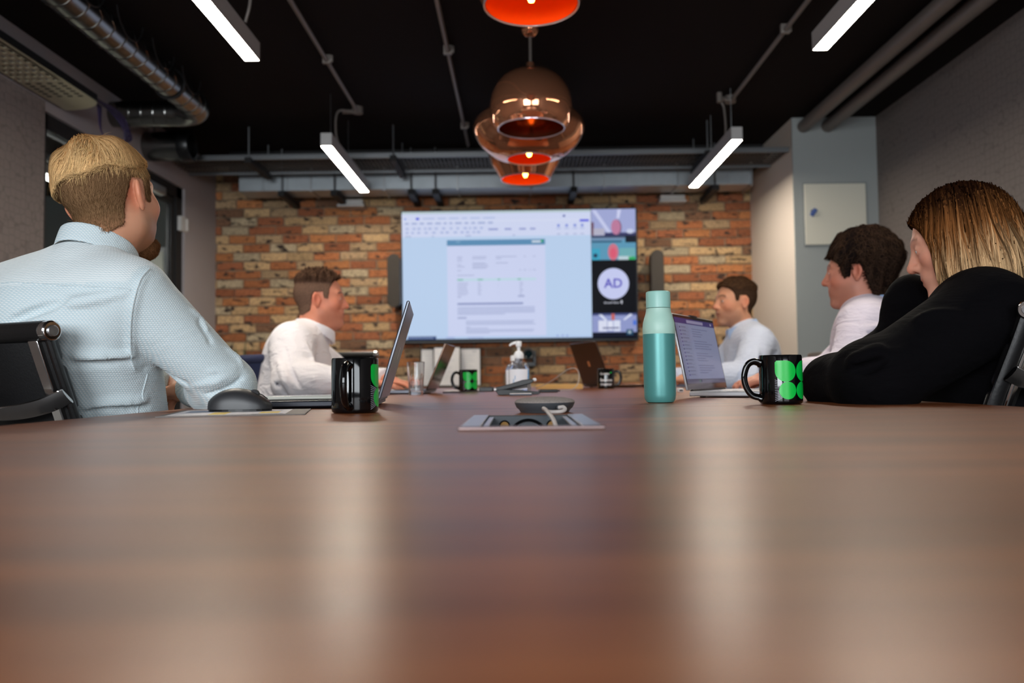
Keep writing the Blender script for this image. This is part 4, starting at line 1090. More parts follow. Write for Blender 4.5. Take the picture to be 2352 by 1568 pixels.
# sanitiser bottles
def sanitiser(label, x, y, sc, pump):
    g = thing('sanitiser_bottle', label, 'bottle', (x, y, TZ), 0, 'sanitiser bottles')
    R_ = 0.0415 * sc
    MB().lathe([(0.001, 0.001), (R_ - 0.004, 0.0), (R_, 0.005), (R_, 0.095), (R_ - 0.004, 0.108), (R_ - 0.014, 0.119), (0.0165, 0.124), (0.0165, 0.136), (0.0145, 0.136), (0.0145, 0.124), (R_ - 0.016, 0.1165), (R_ - 0.0025, 0.094), (R_ - 0.0025, 0.006), (0.001, 0.004)], 48, sy=0.72).obj('body', MT['plastic_clear'], g, smooth=True)
    def lab(a0, a1, z0, z1, r, nm, m, skew=0.0):
        pts = []; k = 20
        for i in range(k + 1):
            a = math.radians(a0 + (a1 - a0) * i / k)
            pts += [(r * math.cos(a), r * 0.72 * math.sin(a), z0), (r * math.cos(a + skew), r * 0.72 * math.sin(a + skew), z1)]
        MB().add(pts, [(2 * i, 2 * i + 2, 2 * i + 3, 2 * i + 1) for i in range(k)]).obj(nm, m, g, smooth=True)
    lab(200, 345, 0.012, 0.092, R_ + 0.0004, 'label', mat('bottle_label', (232, 234, 240), 0.5))
    lab(322, 338, 0.014, 0.090, R_ + 0.0008, 'label_print', MT['blueprint'], 0.12)
    lab(236, 240, 0.030, 0.052, R_ + 0.0008, 'label_print', MT['blueprint'])
    lab(246, 249, 0.050, 0.066, R_ + 0.0008, 'label_print', MT['blueprint'])
    if pump:
        MB().lathe([(0.001, 0.135), (0.0195, 0.135), (0.020, 0.138), (0.020, 0.152), (0.0165, 0.160), (0.010, 0.166), (0.001, 0.167)], 32).obj('collar', MT['white'], g, smooth=True)
        MB().cyl((0, 0, 0.166), (0, 0, 0.186), 0.0068, n=16).cyl((0, 0, 0.01), (0, 0, 0.135), 0.0028, n=8).obj('stem', MT['white'], g, smooth=True)
        MB().lathe([(0.001, 0.183), (0.0108, 0.183), (0.0118, 0.187), (0.0125, 0.203), (0.011, 0.206), (0.001, 0.2065)], 24).tube([(-0.004, 0, 0.199), (-0.018, 0, 0.1985), (-0.030, 0, 0.194), (-0.037, 0, 0.187)], [0.007, 0.006, 0.0048, 0.0038], 12).obj('nozzle', MT['white'], g, smooth=True)
    else:
        MB().lathe([(0.001, 0.134), (0.018, 0.134), (0.0185, 0.137), (0.0185, 0.152), (0.016, 0.158), (0.001, 0.159)], 28).obj('flip_cap', MT['white'], g, smooth=True)
sanitiser('clear sanitiser pump bottle with white nozzle behind the stapler', 0.002, 3.24, 1.0, True)
sanitiser('clear bottle with white flip cap half hidden behind the pump bottle', -0.018, 3.62, 0.98, False)

# stapler
st = thing('stapler', 'black stapler with raised arm on the middle of the table', 'stapler', (0, 2.66, TZ), 0.0)
MB().prism([(-0.066, 0.0), (-0.03, 0.0), (0.064, 0.002), (0.073, 0.006), (0.072, 0.010), (0.0, 0.017), (-0.045, 0.020), (-0.074, 0.018), (-0.076, 0.012)], -0.017, 0.017, Matrix.Rotation(math.radians(90), 4, 'X')).obj('base', MT['black'], st, bevel=0.002)
MB().prism([(-0.080, 0.015), (-0.077, 0.012), (-0.045, 0.019), (0.040, 0.038), (0.050, 0.044), (0.050, 0.050), (0.040, 0.053), (0.012, 0.050), (-0.03, 0.037), (-0.076, 0.027)], -0.016, 0.016, Matrix.Rotation(math.radians(90), 4, 'X')).obj('arm', MT['black'], st, bevel=0.002)
MB().box(0.029, 0.041, -0.008, 0.008, 0.012, 0.040).obj('magazine_nose', MT['chrome'], st, bevel=0.001)
MB().tube([(-0.05, 0, 0.022), (0.03, 0, 0.030)], 0.006, 8).obj('magazine', MT['steel'], st)
MB().lathe([(0.001, 0.044), (0.006, 0.046), (0.0075, 0.050), (0.005, 0.055), (0.001, 0.056)], 16, c=(0.053, 0, 0)).obj('tip', MT['white'], st, smooth=True)
MB().cyl((-0.078, -0.018, 0.020), (-0.078, 0.018, 0.020), 0.004, n=10).obj('hinge_pin', MT['chrome'], st, smooth=True)
np_ = thing('note_pad', 'small grey note pad in front of the stapler', 'note pad', (0.006, 2.60, TZ))
MB().box(-0.036, 0.036, -0.025, 0.025, 0, 0.005).obj('cover', mat('slate_pad', (72, 84, 100), 0.5), np_, bevel=0.001)
MB().box(-0.035, 0.035, -0.024, 0.024, 0.005, 0.007).obj('sheets', MT['paper'], np_)
en = thing('envelope_stack', 'stack of kraft envelopes beside the dark laptop at the far end', 'envelopes', (0.20, 3.98, TZ))
for k in range(6):
    MB().box(-0.115 + 0.002 * (k % 3), 0.115 - 0.003 * (k % 2), -0.08, 0.08, k * 0.004, k * 0.004 + 0.0036).obj('envelope', MT['kraft'], en, bevel=0.001)
pa = thing('power_adapter', 'flat black power adapter beside the stapler', 'adapter', (0.112, 3.05, TZ), 0.1)
MB().box(-0.034, 0.034, -0.03, 0.03, 0, 0.012).obj('case', MT['black'], pa, bevel=0.003)
MB().cyl((0.034, 0, 0.006), (0.046, 0, 0.006), 0.003, n=8).obj('strain_relief', MT['black_matt'], pa)
pa2 = thing('power_adapter', 'black power adapter beside the far green-logo mug', 'adapter', (-0.137, 3.42, TZ), -0.1)
MB().box(-0.030, 0.030, -0.025, 0.025, 0, 0.019).obj('case', MT['black'], pa2, bevel=0.003)
MB().cyl((0.030, 0, 0.008), (0.042, 0, 0.008), 0.003, n=8).obj('strain_relief', MT['black_matt'], pa2)
c_ = thing('cable', 'thin pale cable arching up before the dark laptop', 'cable', (0.16, 3.05, TZ))
MB().tube(bez([(0.0, 0.0, 0.006), (0.05, 0.12, 0.008), (0.085, 0.25, 0.03), (0.095, 0.32, 0.075), (0.08, 0.36, 0.095), (0.05, 0.42, 0.088), (0.0, 0.5, 0.05), (-0.05, 0.6, 0.02), (-0.09, 0.68, 0.004)], 7), 0.0017, 7).obj('sheath', MT['cable_white'], c_, smooth=True)
c_ = thing('cable', 'black cable lying on the table between the glass and far mug', 'cable', (-0.30, 3.16, TZ))
MB().tube(bez([(0.0, 0.0, 0.0026), (0.03, 0.03, 0.0026), (0.07, 0.02, 0.0026), (0.10, 0.12, 0.0026), (0.13, 0.24, 0.0026)], 7), 0.0025, 7).obj('sheath', MT['cable_black'], c_, smooth=True)
ps = thing('paper_sheet', 'loose white papers on the table under the far green-logo mug side', 'paper', (-0.24, 3.72, TZ), 0.2)
for k in range(3):
    o = MB().box(-0.105, 0.105, -0.148, 0.148, k * 0.0008, k * 0.0008 + 0.0006).obj('sheet', MT['paper'], ps)
    o.rotation_euler = (0, 0, 0.06 * k)
ch = thing('charger', 'small white charger behind the bottle and silver laptop', 'charger', (0.567, 2.81, TZ))
MB().box(-0.009, 0.009, -0.02, 0.02, 0, 0.0135).obj('case', MT['white'], ch, bevel=0.003)
MB().box(-0.006, 0.006, -0.0205, -0.0195, 0.004, 0.009).obj('port', MT['black_matt'], ch)
pn = thing('pen', 'dark pen lying behind the silver laptop', 'pen', (0.70, 2.72, TZ), 0.2)
MB().cyl((-0.06, 0, 0.0045), (0.055, 0, 0.0045), 0.0045, n=12).obj('barrel', MT['black'], pn, smooth=True)
MB().cyl((0.055, 0, 0.0045), (0.07, 0, 0.0045), 0.0042, 0.001, n=12).obj('tip', MT['alu'], pn, smooth=True)

# plant by the brick wall
pl = thing('potted_plant', 'grassy potted plant by the brick wall, behind the white-shirted person', 'plant', (-2.17, 6.22, 0))
MB().lathe([(0.001, 0.0), (0.13, 0.0), (0.15, 0.02), (0.19, 0.60), (0.195, 0.62), (0.18, 0.62), (0.17, 0.57), (0.001, 0.56)], 32).obj('pot', MT['pot'], pl, smooth=True)
MB().lathe([(0.172, 0.572), (0.09, 0.585), (0.001, 0.59)], 24).obj('soil', MT['soil'], pl, smooth=True)
r5 = random.Random(4)
for k in range(56):
    a = r5.uniform(0, 2 * PI); L = r5.uniform(0.34, 0.60); sp = r5.uniform(0.1, 0.9); r0 = r5.uniform(0.0, 0.08)
    vs = []; n = 7
    for i in range(n + 1):
        t = i / n
        rr = min(r0 + sp * L * 0.55 * t * t, 0.30); zz = 0.58 + L * (t - 0.28 * sp * t * t)
        w = 0.007 * (1 - t) ** 0.6 + 0.0006
        c, s_ = math.cos(a), math.sin(a)
        vs += [(rr * c - w * s_, rr * s_ + w * c, zz), (rr * c + 0.002 * c, rr * s_ + 0.002 * s_, zz + 0.002), (rr * c + w * s_, rr * s_ - w * c, zz)]
    fs = []
    for i in range(n):
        fs += [(3 * i, 3 * i + 1, 3 * i + 4, 3 * i + 3), (3 * i + 1, 3 * i + 2, 3 * i + 5, 3 * i + 4)]
    MB().add(vs, fs).obj('leaf', MT['leaf'], pl, smooth=True)

# ------------------------------------------------------------------ chairs
def chair(label, x, y, az, lift=0.0, m=None, proto=None):
    rz = math.radians(az - 90)
    if proto:
        g = copy_tree(proto); g.location = (x, y, lift); g.rotation_euler = (0, 0, rz); g['label'] = label
        if m:
            for c in g.children:
                if c.name.startswith(('pad', 'sling', 'top_bar', 'edge_piping')):
                    c.data = c.data.copy(); c.data.materials[0] = m
        return g
    g = thing('meeting_chair', label, 'chair', (x, y, lift), rz, 'meeting chairs round the table')
    m = m or MT['leather']
    back = [(-0.285, 0.895), (-0.262, 0.83), (-0.228, 0.74), (-0.195, 0.64), (-0.165, 0.54), (-0.12, 0.475)]
    seat = [(-0.10, 0.462), (0.0, 0.452), (0.12, 0.455), (0.22, 0.462), (0.265, 0.455)]
    def off(p, q, d):
        v = Vector((q[0] - p[0], q[1] - p[1])); n_ = Vector((-v.y, v.x)).normalized() * d
        return n_
    def pad(p, q, th):
        n_ = off(p, q, th)
        poly = [p, q, (q[0] + n_.x, q[1] + n_.y), (p[0] + n_.x, p[1] + n_.y)]
        mm = Matrix(((0, 0, 1, 0), (1, 0, 0, 0), (0, 1, 0, 0), (0, 0, 0, 1)))
        MB().prism(poly, -0.222, 0.222, mm).obj('pad', m, g, bevel=0.011, seg=3)
    pts = back
    for a, b in ((0, 1), (1, 2), (2, 3), (3, 4)):
        p, q = pts[a], pts[b]
        v = (q[0] - p[0], q[1] - p[1])
        pad((p[0] + v[0] * 0.04, p[1] + v[1] * 0.04), (q[0] - v[0] * 0.04, q[1] - v[1] * 0.04), 0.026)
    for a in range(3):
        p, q = seat[a], seat[a + 1]
        v = (q[0] - p[0], q[1] - p[1])
        pad((p[0] + v[0] * 0.04, p[1] + v[1] * 0.04), (q[0] - v[0] * 0.04, q[1] - v[1] * 0.04), 0.028)
    path = bez([Vector((0, a, b)) for a, b in back + seat], 4)
    vs = []
    for p in path: vs += [(-0.226, p.y, p.z), (0.226, p.y, p.z)]
    sl = MB().add(vs, [(2 * i, 2 * i + 1, 2 * i + 3, 2 * i + 2) for i in range(len(path) - 1)]).obj('sling', m, g, smooth=True)
    so = sl.modifiers.new('thick', 'SOLIDIFY'); so.thickness = 0.008
    for s in (-1, 1):
        MB().tube([(s * 0.232, p.y, p.z) for p in path], 0.011, 10, flat=(0.7, 1.25)).obj('edge_piping', m, g, smooth=True)
        rv = []
        for i_, p in enumerate(path[1:]):
            a_, b_ = path[max(i_, 0)], path[min(i_ + 2, len(path) - 1)]
            t_ = (b_ - a_).normalized(); nn_ = Vector((0, t_.z, -t_.y)) * (-1 if t_.z > 0 else 1)
            c_ = p + Vector((0, -t_.z, t_.y)) * -0.013
            o_ = Vector((0, -t_.z, t_.y)) * 0.0045
            for dx_, k_ in ((-0.013, 1), (0.013, 1), (0.013, -1), (-0.013, -1)):
                rv.append((s * 0.208 + dx_, c_.y + o_.y * k_, c_.z + o_.z * k_))
        n_ = len(rv) // 4
        rf = [(4 * i_ + j_, 4 * i_ + (j_ + 1) % 4, 4 * i_ + 4 + (j_ + 1) % 4, 4 * i_ + 4 + j_) for i_ in range(n_ - 1) for j_ in range(4)] + [(3, 2, 1, 0), (4 * n_ - 4, 4 * n_ - 3, 4 * n_ - 2, 4 * n_ - 1)]
        MB().add(rv, rf).obj('side_rail', MT['chrome'], g, bevel=0.002)
        MB().cyl((s * 0.222, back[0][0], back[0][1] - 0.004), (s * 0.249, back[0][0], back[0][1] - 0.004), 0.0185, n=24).obj('end_cap', MT['chrome'], g, bevel=0.003)
        MB().cyl((s * 0.2485, back[0][0], back[0][1] - 0.004), (s * 0.252, back[0][0], back[0][1] - 0.004), 0.010, n=20).obj('cap_screw', MT['alu'], g, bevel=0.001)
        MB().tube(bez([(s * 0.246, -0.222, 0.70), (s * 0.275, -0.15, 0.675), (s * 0.285, 0.0, 0.665), (s * 0.285, 0.12, 0.655), (s * 0.28, 0.165, 0.60), (s * 0.262, 0.13, 0.50), (s * 0.245, 0.08, 0.455)], 6), 0.0105, 10, flat=(0.6, 1.5)).obj('armrest', MT['chrome'], g, smooth=True)
    MB().tube(bez([(-0.245, -0.252, 0.775), (-0.20, -0.275, 0.755), (-0.1, -0.29, 0.742), (0.1, -0.29, 0.742), (0.20, -0.275, 0.755), (0.245, -0.252, 0.775)], 6), 0.0115, 10, flat=(0.5, 1.5)).obj('back_brace', MT['chrome'], g, smooth=True)
    MB().cyl((-0.232, back[0][0], back[0][1] - 0.004), (0.232, back[0][0], back[0][1] - 0.004), 0.019, n=20).obj('top_bar', m, g, smooth=True)
    MB().tube([(-0.24, 0.0, 0.44), (0.0, 0.02, 0.405), (0.24, 0.0, 0.44)], 0.014, 10).obj('seat_brace', MT['chrome'], g, smooth=True)
    MB().cyl((0, 0.02, 0.08 - lift * 0.5), (0, 0.02, 0.41), 0.025, n=18).obj('column', MT['chrome'], g, smooth=True)
    for k in range(5):
        a = 2 * PI * k / 5 + 0.3
        e = (0.29 * math.cos(a), 0.02 + 0.29 * math.sin(a))
        l = MB().tube([(0, 0.02, 0.105), (e[0] * 0.6, 0.02 + (e[1] - 0.02) * 0.6, 0.092), (e[0], e[1], 0.075)], [0.02, 0.016, 0.012], 10).obj('base_leg', MT['chrome'], g, smooth=True)
        MB().cyl((e[0] - 0.012 * math.sin(a), e[1] + 0.012 * math.cos(a), 0.028 - lift), (e[0] + 0.012 * math.sin(a), e[1] - 0.012 * math.cos(a), 0.028 - lift), 0.028, n=18).cyl((e[0], e[1], 0.028 - lift), (e[0], e[1], 0.075), 0.006, n=8).obj('castor', MT['black'], l, smooth=True)
    return g
proto = chair('black leather chair with chrome end cap, occupied by the blond person', -0.927, 1.761, 65)
chair('black leather chair with chrome rail, occupied by the long-haired person in black', 0.925, 1.835, 132, 0.02, None, proto)
chair('navy leather chair behind the white-shirted person', -0.985, 3.62, 52, 0.0, MT['navy'], proto)
chair('empty black chair at the far end, behind the laptop lid', -0.98, 4.62, 84, 0.04, None, proto)
chair('black chair occupied by the short-haired person in a pale blue shirt', 1.25, 4.02, 175, 0.0, None, proto)
chair('black chair occupied by the dark curly-haired person', 1.32, 2.68, 150, 0.0, None, proto)

# ------------------------------------------------------------------ people: distance-field bodies
def smin(a, b, k):
    h = np.maximum(k - np.abs(a - b), 0) / k
    return np.minimum(a, b) - h * h * k * 0.25
def smax(a, b, k): return -smin(-a, -b, k)

def f_ell(X, Y, Z, c, r, R_=None):
    x, y, z = X - c[0], Y - c[1], Z - c[2]
    if R_ is not None:
        x, y, z = (R_[0][0] * x + R_[1][0] * y + R_[2][0] * z, R_[0][1] * x + R_[1][1] * y + R_[2][1] * z, R_[0][2] * x + R_[1][2] * y + R_[2][2] * z)
    x, y, z = x / r[0], y / r[1], z / r[2]
    k0 = np.sqrt(x * x + y * y + z * z)
    k1 = np.sqrt((x / r[0]) ** 2 + (y / r[1]) ** 2 + (z / r[2]) ** 2) + 1e-9
    return k0 * (k0 - 1) / k1

def f_rc(X, Y, Z, a, b, r1, r2):
    bx, by, bz = b[0] - a[0], b[1] - a[1], b[2] - a[2]
    L = bx * bx + by * by + bz * bz + 1e-12
    x, y, z = X - a[0], Y - a[1], Z - a[2]
    h = np.clip((x * bx + y * by + z * bz) / L, 0, 1)
    return np.sqrt((x - h * bx) ** 2 + (y - h * by) ** 2 + (z - h * bz) ** 2) - (r1 + (r2 - r1) * h)

class E:                                            # ellipsoid
    def __init__(s, c, r, R_=None, k=0.04): s.c, s.r, s.R, s.k = tuple(c), r, R_, k
    def box(s):
        m = max(s.r) if s.R is not None else None
        return [(s.c[i] - (m or s.r[i]), s.c[i] + (m or s.r[i])) for i in range(3)]
    def f(s, X, Y, Z): return f_ell(X, Y, Z, s.c, s.r, s.R)
class C:                                            # tapered capsule
    def __init__(s, a, b, r1, r2, k=0.03): s.a, s.b, s.r1, s.r2, s.k = tuple(a), tuple(b), r1, r2, k
    def box(s):
        m = max(s.r1, s.r2)
        return [(min(s.a[i], s.b[i]) - m, max(s.a[i], s.b[i]) + m) for i in range(3)]
    def f(s, X, Y, Z): return f_rc(X, Y, Z, s.a, s.b, s.r1, s.r2)

class Field:
    def __init__(s, xs, ys, zs):
        s.ax = [np.asarray(a, np.float32) for a in (xs, ys, zs)]
        s.D = np.full([len(a) for a in s.ax], 0.2, np.float32)
    def block(s, bx, m):
        sl = []
        for i in range(3):
            lo = np.searchsorted(s.ax[i], bx[i][0] - m); hi = np.searchsorted(s.ax[i], bx[i][1] + m)
            if hi <= lo: return None, None
            sl.append(slice(lo, hi))
        g = (s.ax[0][sl[0]][:, None, None], s.ax[1][sl[1]][None, :, None], s.ax[2][sl[2]][None, None, :])
        return tuple(sl), g
    def add(s, p, op='u'):
        sl, g = s.block(p.box(), max(p.k, 0.02) + 0.015)
        if sl is None: return
        d = p.f(*g)
        s.D[sl] = smin(s.D[sl], d, p.k) if op == 'u' else smax(s.D[sl], -d, p.k)
    def cut(s, c, n_, rad):
        """Trim with the plane through c, keeping the side n_ points away from, only within rad of c."""
        sl, g = s.block([(c[i] - rad, c[i] + rad) for i in range(3)], 0)
        if sl is None: return
        x, y, z = g[0] - c[0], g[1] - c[1], g[2] - c[2]
        pl_ = x * n_[0] + y * n_[1] + z * n_[2]
        inside = (x * x + y * y + z * z) < rad * rad
        s.D[sl] = np.where(inside, np.maximum(s.D[sl], pl_), s.D[sl])
    def sample(s, P):
        idx = []; fr = []
        for i in range(3):
            a = s.ax[i]
            j = np.clip(np.searchsorted(a, P[:, i]) - 1, 0, len(a) - 2)
            idx.append(j); fr.append(np.clip((P[:, i] - a[j]) / (a[j + 1] - a[j]), 0, 1))
        out = 0
        for dx in (0, 1):
            for dy in (0, 1):
                for dz in (0, 1):
                    w = (fr[0] if dx else 1 - fr[0]) * (fr[1] if dy else 1 - fr[1]) * (fr[2] if dz else 1 - fr[2])
                    out = out + w * s.D[idx[0] + dx, idx[1] + dy, idx[2] + dz]
        return out
    def grad(s, P, e=0.004):
        g = np.stack([s.sample(P + np.eye(3)[i] * e) - s.sample(P - np.eye(3)[i] * e) for i in range(3)], 1)
        return g / (np.linalg.norm(g, axis=1, keepdims=True) + 1e-9)
    def mesh(s):
        D = s.D; I = D < 0
        nx, ny, nz = D.shape
        c = np.zeros((nx - 1, ny - 1, nz - 1), np.uint8)
        for dx in (0, 1):
            for dy in (0, 1):
                for dz in (0, 1): c += I[dx:nx - 1 + dx, dy:ny - 1 + dy, dz:nz - 1 + dz]
        act = (c > 0) & (c < 8)
        ii, jj, kk = np.nonzero(act)
        idx = np.full(act.shape, -1, np.int32); idx[act] = np.arange(len(ii))
        acc = np.zeros((len(ii), 3), np.float32); cnt = np.zeros(len(ii), np.float32)
        X, Y, Z = s.ax
        corner = [(a, b, d) for a in (0, 1) for b in (0, 1) for d in (0, 1)]
        val = {q: D[ii + q[0], jj + q[1], kk + q[2]] for q in corner}
        for q in corner:
            for ax in range(3):
                if q[ax]: continue
                w = list(q); w[ax] = 1; w = tuple(w)
                va, vb = val[q], val[w]
                m = (va < 0) != (vb < 0)
                t = np.where(m, va / np.where(m, va - vb, 1), 0)
                p = [X[ii + q[0]], Y[jj + q[1]], Z[kk + q[2]]]
                o = (X, Y, Z)[ax]; b_ = (ii, jj, kk)[ax]
                p[ax] = o[b_] + t * (o[b_ + 1] - o[b_])
                acc += np.stack(p, 1) * m[:, None]; cnt += m
        V = acc / cnt[:, None]
        quads = []
        E_ = I[:-1, 1:-1, 1:-1] != I[1:, 1:-1, 1:-1]
        a, b, d = np.nonzero(E_); fl = I[:-1, 1:-1, 1:-1][E_]; b = b + 1; d = d + 1
        q = np.stack([idx[a, b - 1, d - 1], idx[a, b, d - 1], idx[a, b, d], idx[a, b - 1, d]], 1); q[~fl] = q[~fl][:, ::-1]; quads.append(q)
        E_ = I[1:-1, :-1, 1:-1] != I[1:-1, 1:, 1:-1]
        a, b, d = np.nonzero(E_); fl = I[1:-1, :-1, 1:-1][E_]; a = a + 1; d = d + 1
        q = np.stack([idx[a - 1, b, d - 1], idx[a - 1, b, d], idx[a, b, d], idx[a, b, d - 1]], 1); q[~fl] = q[~fl][:, ::-1]; quads.append(q)
        E_ = I[1:-1, 1:-1, :-1] != I[1:-1, 1:-1, 1:]
        a, b, d = np.nonzero(E_); fl = I[1:-1, 1:-1, :-1][E_]; a = a + 1; b = b + 1
        q = np.stack([idx[a - 1, b - 1, d], idx[a, b - 1, d], idx[a, b, d], idx[a - 1, b, d]], 1); q[~fl] = q[~fl][:, ::-1]; quads.append(q)
        return V, np.concatenate(quads)

def axis(lo, hi, step, fine=()):
    out = [lo]
    while out[-1] < hi:
        x = out[-1]; st = step
        for a, b, f in fine:
            if a <= x <= b: st = min(st, f)
        out.append(x + st)
    return out

def head_d(x, y, z, p, ears=True):
    jw = p.get('jaw', 1.0); nl = p.get('nose', 1.0); fat = p.get('fat', 0.0)
    d = f_ell(x, y, z, (0, -.015, .035), (.0755, .098, .088))
    d = smin(d, f_ell(x, y, z, (0, .026, -.012), (.0635 + fat, .064, .085)), .03)
    d = smin(d, f_ell(x, y, z, (0, .032, -.062), ((.049 + fat) * jw, .053, .048)), .03)
    d = smin(d, f_ell(x, y, z, (0, .077, -.097), (.023, .019, .018)), .026)
    if fat: d = smin(d, f_ell(x, y, z, (0, .03, -.105), (.045, .045, .03)), .03)
    ax_ = np.abs(x)
    d = smin(d, f_ell(ax_, y, z, (.047 * jw + fat, .000, -.060), (.017, .022, .022)), .035)
    d = smin(d, f_ell(ax_, y, z, (.043 + fat, .056, -.018), (.020, .022, .020)), .024)
    d = smin(d, f_rc(ax_, y, z, (.012, .0825, .030), (.042, .070, .032), .0095, .0085), .016)
    d = smax(d, -f_ell(ax_, y, z, (.033, .099, .008), (.0165, .018, .0125)), .014)
    lid = f_ell(ax_, y, z, (.0315, .0755, .008), (.0142, .0142, .0142))
    slit = f_ell(ax_, y, z, (.0315, .092, .0075), (.0115, .012, .0042))
    lid = smax(lid, -slit, .003)
    d = smin(d, lid, .006)
    d = smin(d, f_rc(x, y, z, (0, .084, .024), (0, .106 * nl, -.017), .0085, .0115), .012)
    d = smin(d, f_ell(x, y, z, (0, .108 * nl, -.022), (.0105, .0115, .0105)), .008)
    d = smin(d, f_ell(ax_, y, z, (.0125, .096, -.0255), (.0075, .0105, .0075)), .008)
    d = smax(d, -f_ell(ax_, y, z, (.0065, .104, -.0335), (.0035, .006, .004)), .004)
    d = smin(d, f_ell(x, y, z, (0, .079, -.053), (.030, .016, .022)), .02)
    d = smin(d, f_rc(ax_, y, z, (0, .0935, -.0525), (.017, .0860, -.0555), .0052, .0035), .006)
    d = smin(d, f_rc(ax_, y, z, (0, .0925, -.0645), (.014, .0865, -.0625), .0058, .004), .006)
    mo = p.get('mouth', 0.0)
    d = smax(d, -f_rc(ax_, y, z, (0, .098, -.0585), (.018, .090, -.0585), .0016 + mo, .001), .003)
    if ears:
        s2, c2 = math.sin(math.radians(28)), math.cos(math.radians(28))
        ex, ey, ez = ax_ - (.0765 + fat * .5), y + .016, z + .004
        u = ex * c2 + ey * s2; v = -ex * s2 + ey * c2          # u outward, v forward
        t = math.radians(10); v2 = v * math.cos(t) + ez * math.sin(t); w2 = -v * math.sin(t) + ez * math.cos(t)
        wid = 1.0 - 0.35 * np.clip(-w2 / .032, 0, 1)
        e = f_ell(u, v2 / wid, w2, (.004, 0, 0), (.0080, .0185, .0325))
        e = smax(e, -f_ell(u, v2, w2, (.0125, .001, .003), (.0075, .0115, .0215)), .004)
        e = smin(e, f_ell(u, v2, w2, (.006, .013, -.004), (.004, .005, .006)), .005)
        d = smin(d, e, .007)
    return d

def frame_from(az, pitch=0.0, roll=0.0):
    m = Matrix.Rotation(math.radians(az - 90), 3, 'Z') @ Matrix.Rotation(math.radians(-pitch), 3, 'X') @ Matrix.Rotation(math.radians(roll), 3, 'Y')
    return np.array(m)

class HeadPrim:
    def __init__(s, c, R_, sc, p): s.c, s.R, s.sc, s.p, s.k = np.array(c), R_, sc, p, 0.03
    def box(s): return [(s.c[i] - .145 * s.sc, s.c[i] + .145 * s.sc) for i in range(3)]
    def f(s, X, Y, Z):
        x, y, z = X - s.c[0], Y - s.c[1], Z - s.c[2]
        R_ = s.R
        lx = (R_[0, 0] * x + R_[1, 0] * y + R_[2, 0] * z) / s.sc; ly = (R_[0, 1] * x + R_[1, 1] * y + R_[2, 1] * z) / s.sc; lz = (R_[0, 2] * x + R_[1, 2] * y + R_[2, 2] * z) / s.sc
        return head_d(lx, ly, lz, s.p) * s.sc

def hand_prims(w, d, n_, side, curl=0.35, spread=0.05, sc=1.0):
    """Palm, four unequal bent fingers and a thumb; d runs to the fingertips, n_ out of the palm."""
    w = Vector(w); d = Vector(d).normalized(); n_ = Vector(n_); n_ = (n_ - d * n_.dot(d)).normalized(); s_ = d.cross(n_).normalized() * side
    P = []
    R_ = np.array([[s_[i], d[i], n_[i]] for i in range(3)])
    P.append(E(w + d * .050 * sc, (.041 * sc, .050 * sc, .0145 * sc), R_, .014))
    P.append(C(w - d * .02, w + d * .03 * sc, .027 * sc, .024 * sc, .02))
    for q, (o, L) in enumerate(((.031, .070), (.0105, .079), (-.0105, .074), (-.031, .058))):
        b = w + d * (.088 - abs(o) * .15) * sc + s_ * o * sc
        dirv = (d + s_ * (o * spread * 25)).normalized()
        a0 = 0.0
        for fr, r1, r2, da in ((.45, .0088, .0080, curl * .6), (.31, .0080, .0073, curl), (.24, .0073, .0062, curl * .8)):
            a0 += da
            dv = dirv * math.cos(a0) + n_ * math.sin(a0)
            e = b + dv * L * fr * sc
            P.append(C(b, e, r1 * sc, r2 * sc, .005)); b = e
    b = w + d * .022 * sc + s_ * .030 * sc
    dv = (d * .55 + s_ * .75 + n_ * .25).normalized(); e = b + dv * .040 * sc
    P.append(C(b, e, .0125 * sc, .0100 * sc, .010))
    dv = (d * .85 + s_ * .35 + n_ * .25).normalized()
    P.append(C(e, e + dv * .032 * sc, .0098 * sc, .0078 * sc, .005))
    return P

def torso_prims(J, inf=0.0, shirt=False):
    R_ = frame_from(J['az']); rt, fw = Vector(R_[:, 0]), Vector(R_[:, 1])
    pel, che, nec = Vector(J['pel']), Vector(J['che']), Vector(J['nec'])
    up = (che - pel).normalized(); f2 = (fw - up * fw.dot(up)).normalized(); r2 = f2.cross(up)
    T = np.array([[r2[i], f2[i], up[i]] for i in range(3)])
    w = J.get('w', 1.0); b = J.get('belly', 0.0)
    P = [E(pel + up * .03, (.168 * w + inf, .118 * w + inf, .12), T, .05),
         E(pel.lerp(che, .45) + f2 * b, (.148 * w + inf, .112 * w + b + inf, .17), T, .08),
         E(che - up * .02, (.158 * w + inf, .112 * w + inf, .17), T, .08),
         E(che + up * .05 - f2 * .03, (.15 * w + inf, .085 + inf, .11), T, .06)]
    rs, ls = Vector(J['rs']), Vector(J['ls'])
    P.append(C(rs - (rs - ls) * .08, ls + (rs - ls) * .08, .058 + inf, .058 + inf, .06))
    P.append(C(nec - up * .005, rs - (rs - ls) * .06 + up * .01, .047 + inf * .7, .048 + inf, .05))
    P.append(C(nec - up * .005, ls + (rs - ls) * .06 + up * .01, .047 + inf * .7, .048 + inf, .05))
    return P

def arm_prims(J, inf=0.0, sl=0.0):
    P = []
    for a in ('r', 'l'):
        s_, e, w = Vector(J[a + 's']), Vector(J[a + 'e']), Vector(J[a + 'w'])
        wr = J.get('armw', 1.0)
        P.append(C(s_, e, (.054 * wr + inf), (.041 * wr + inf), .03 if not sl else .018))
        P.append(C(e, w, (.040 * wr + inf), (.027 + inf), .02))
        P.append(E(e.lerp(w, .28), (.044 * wr + inf,) * 3, None, .03))
    return P

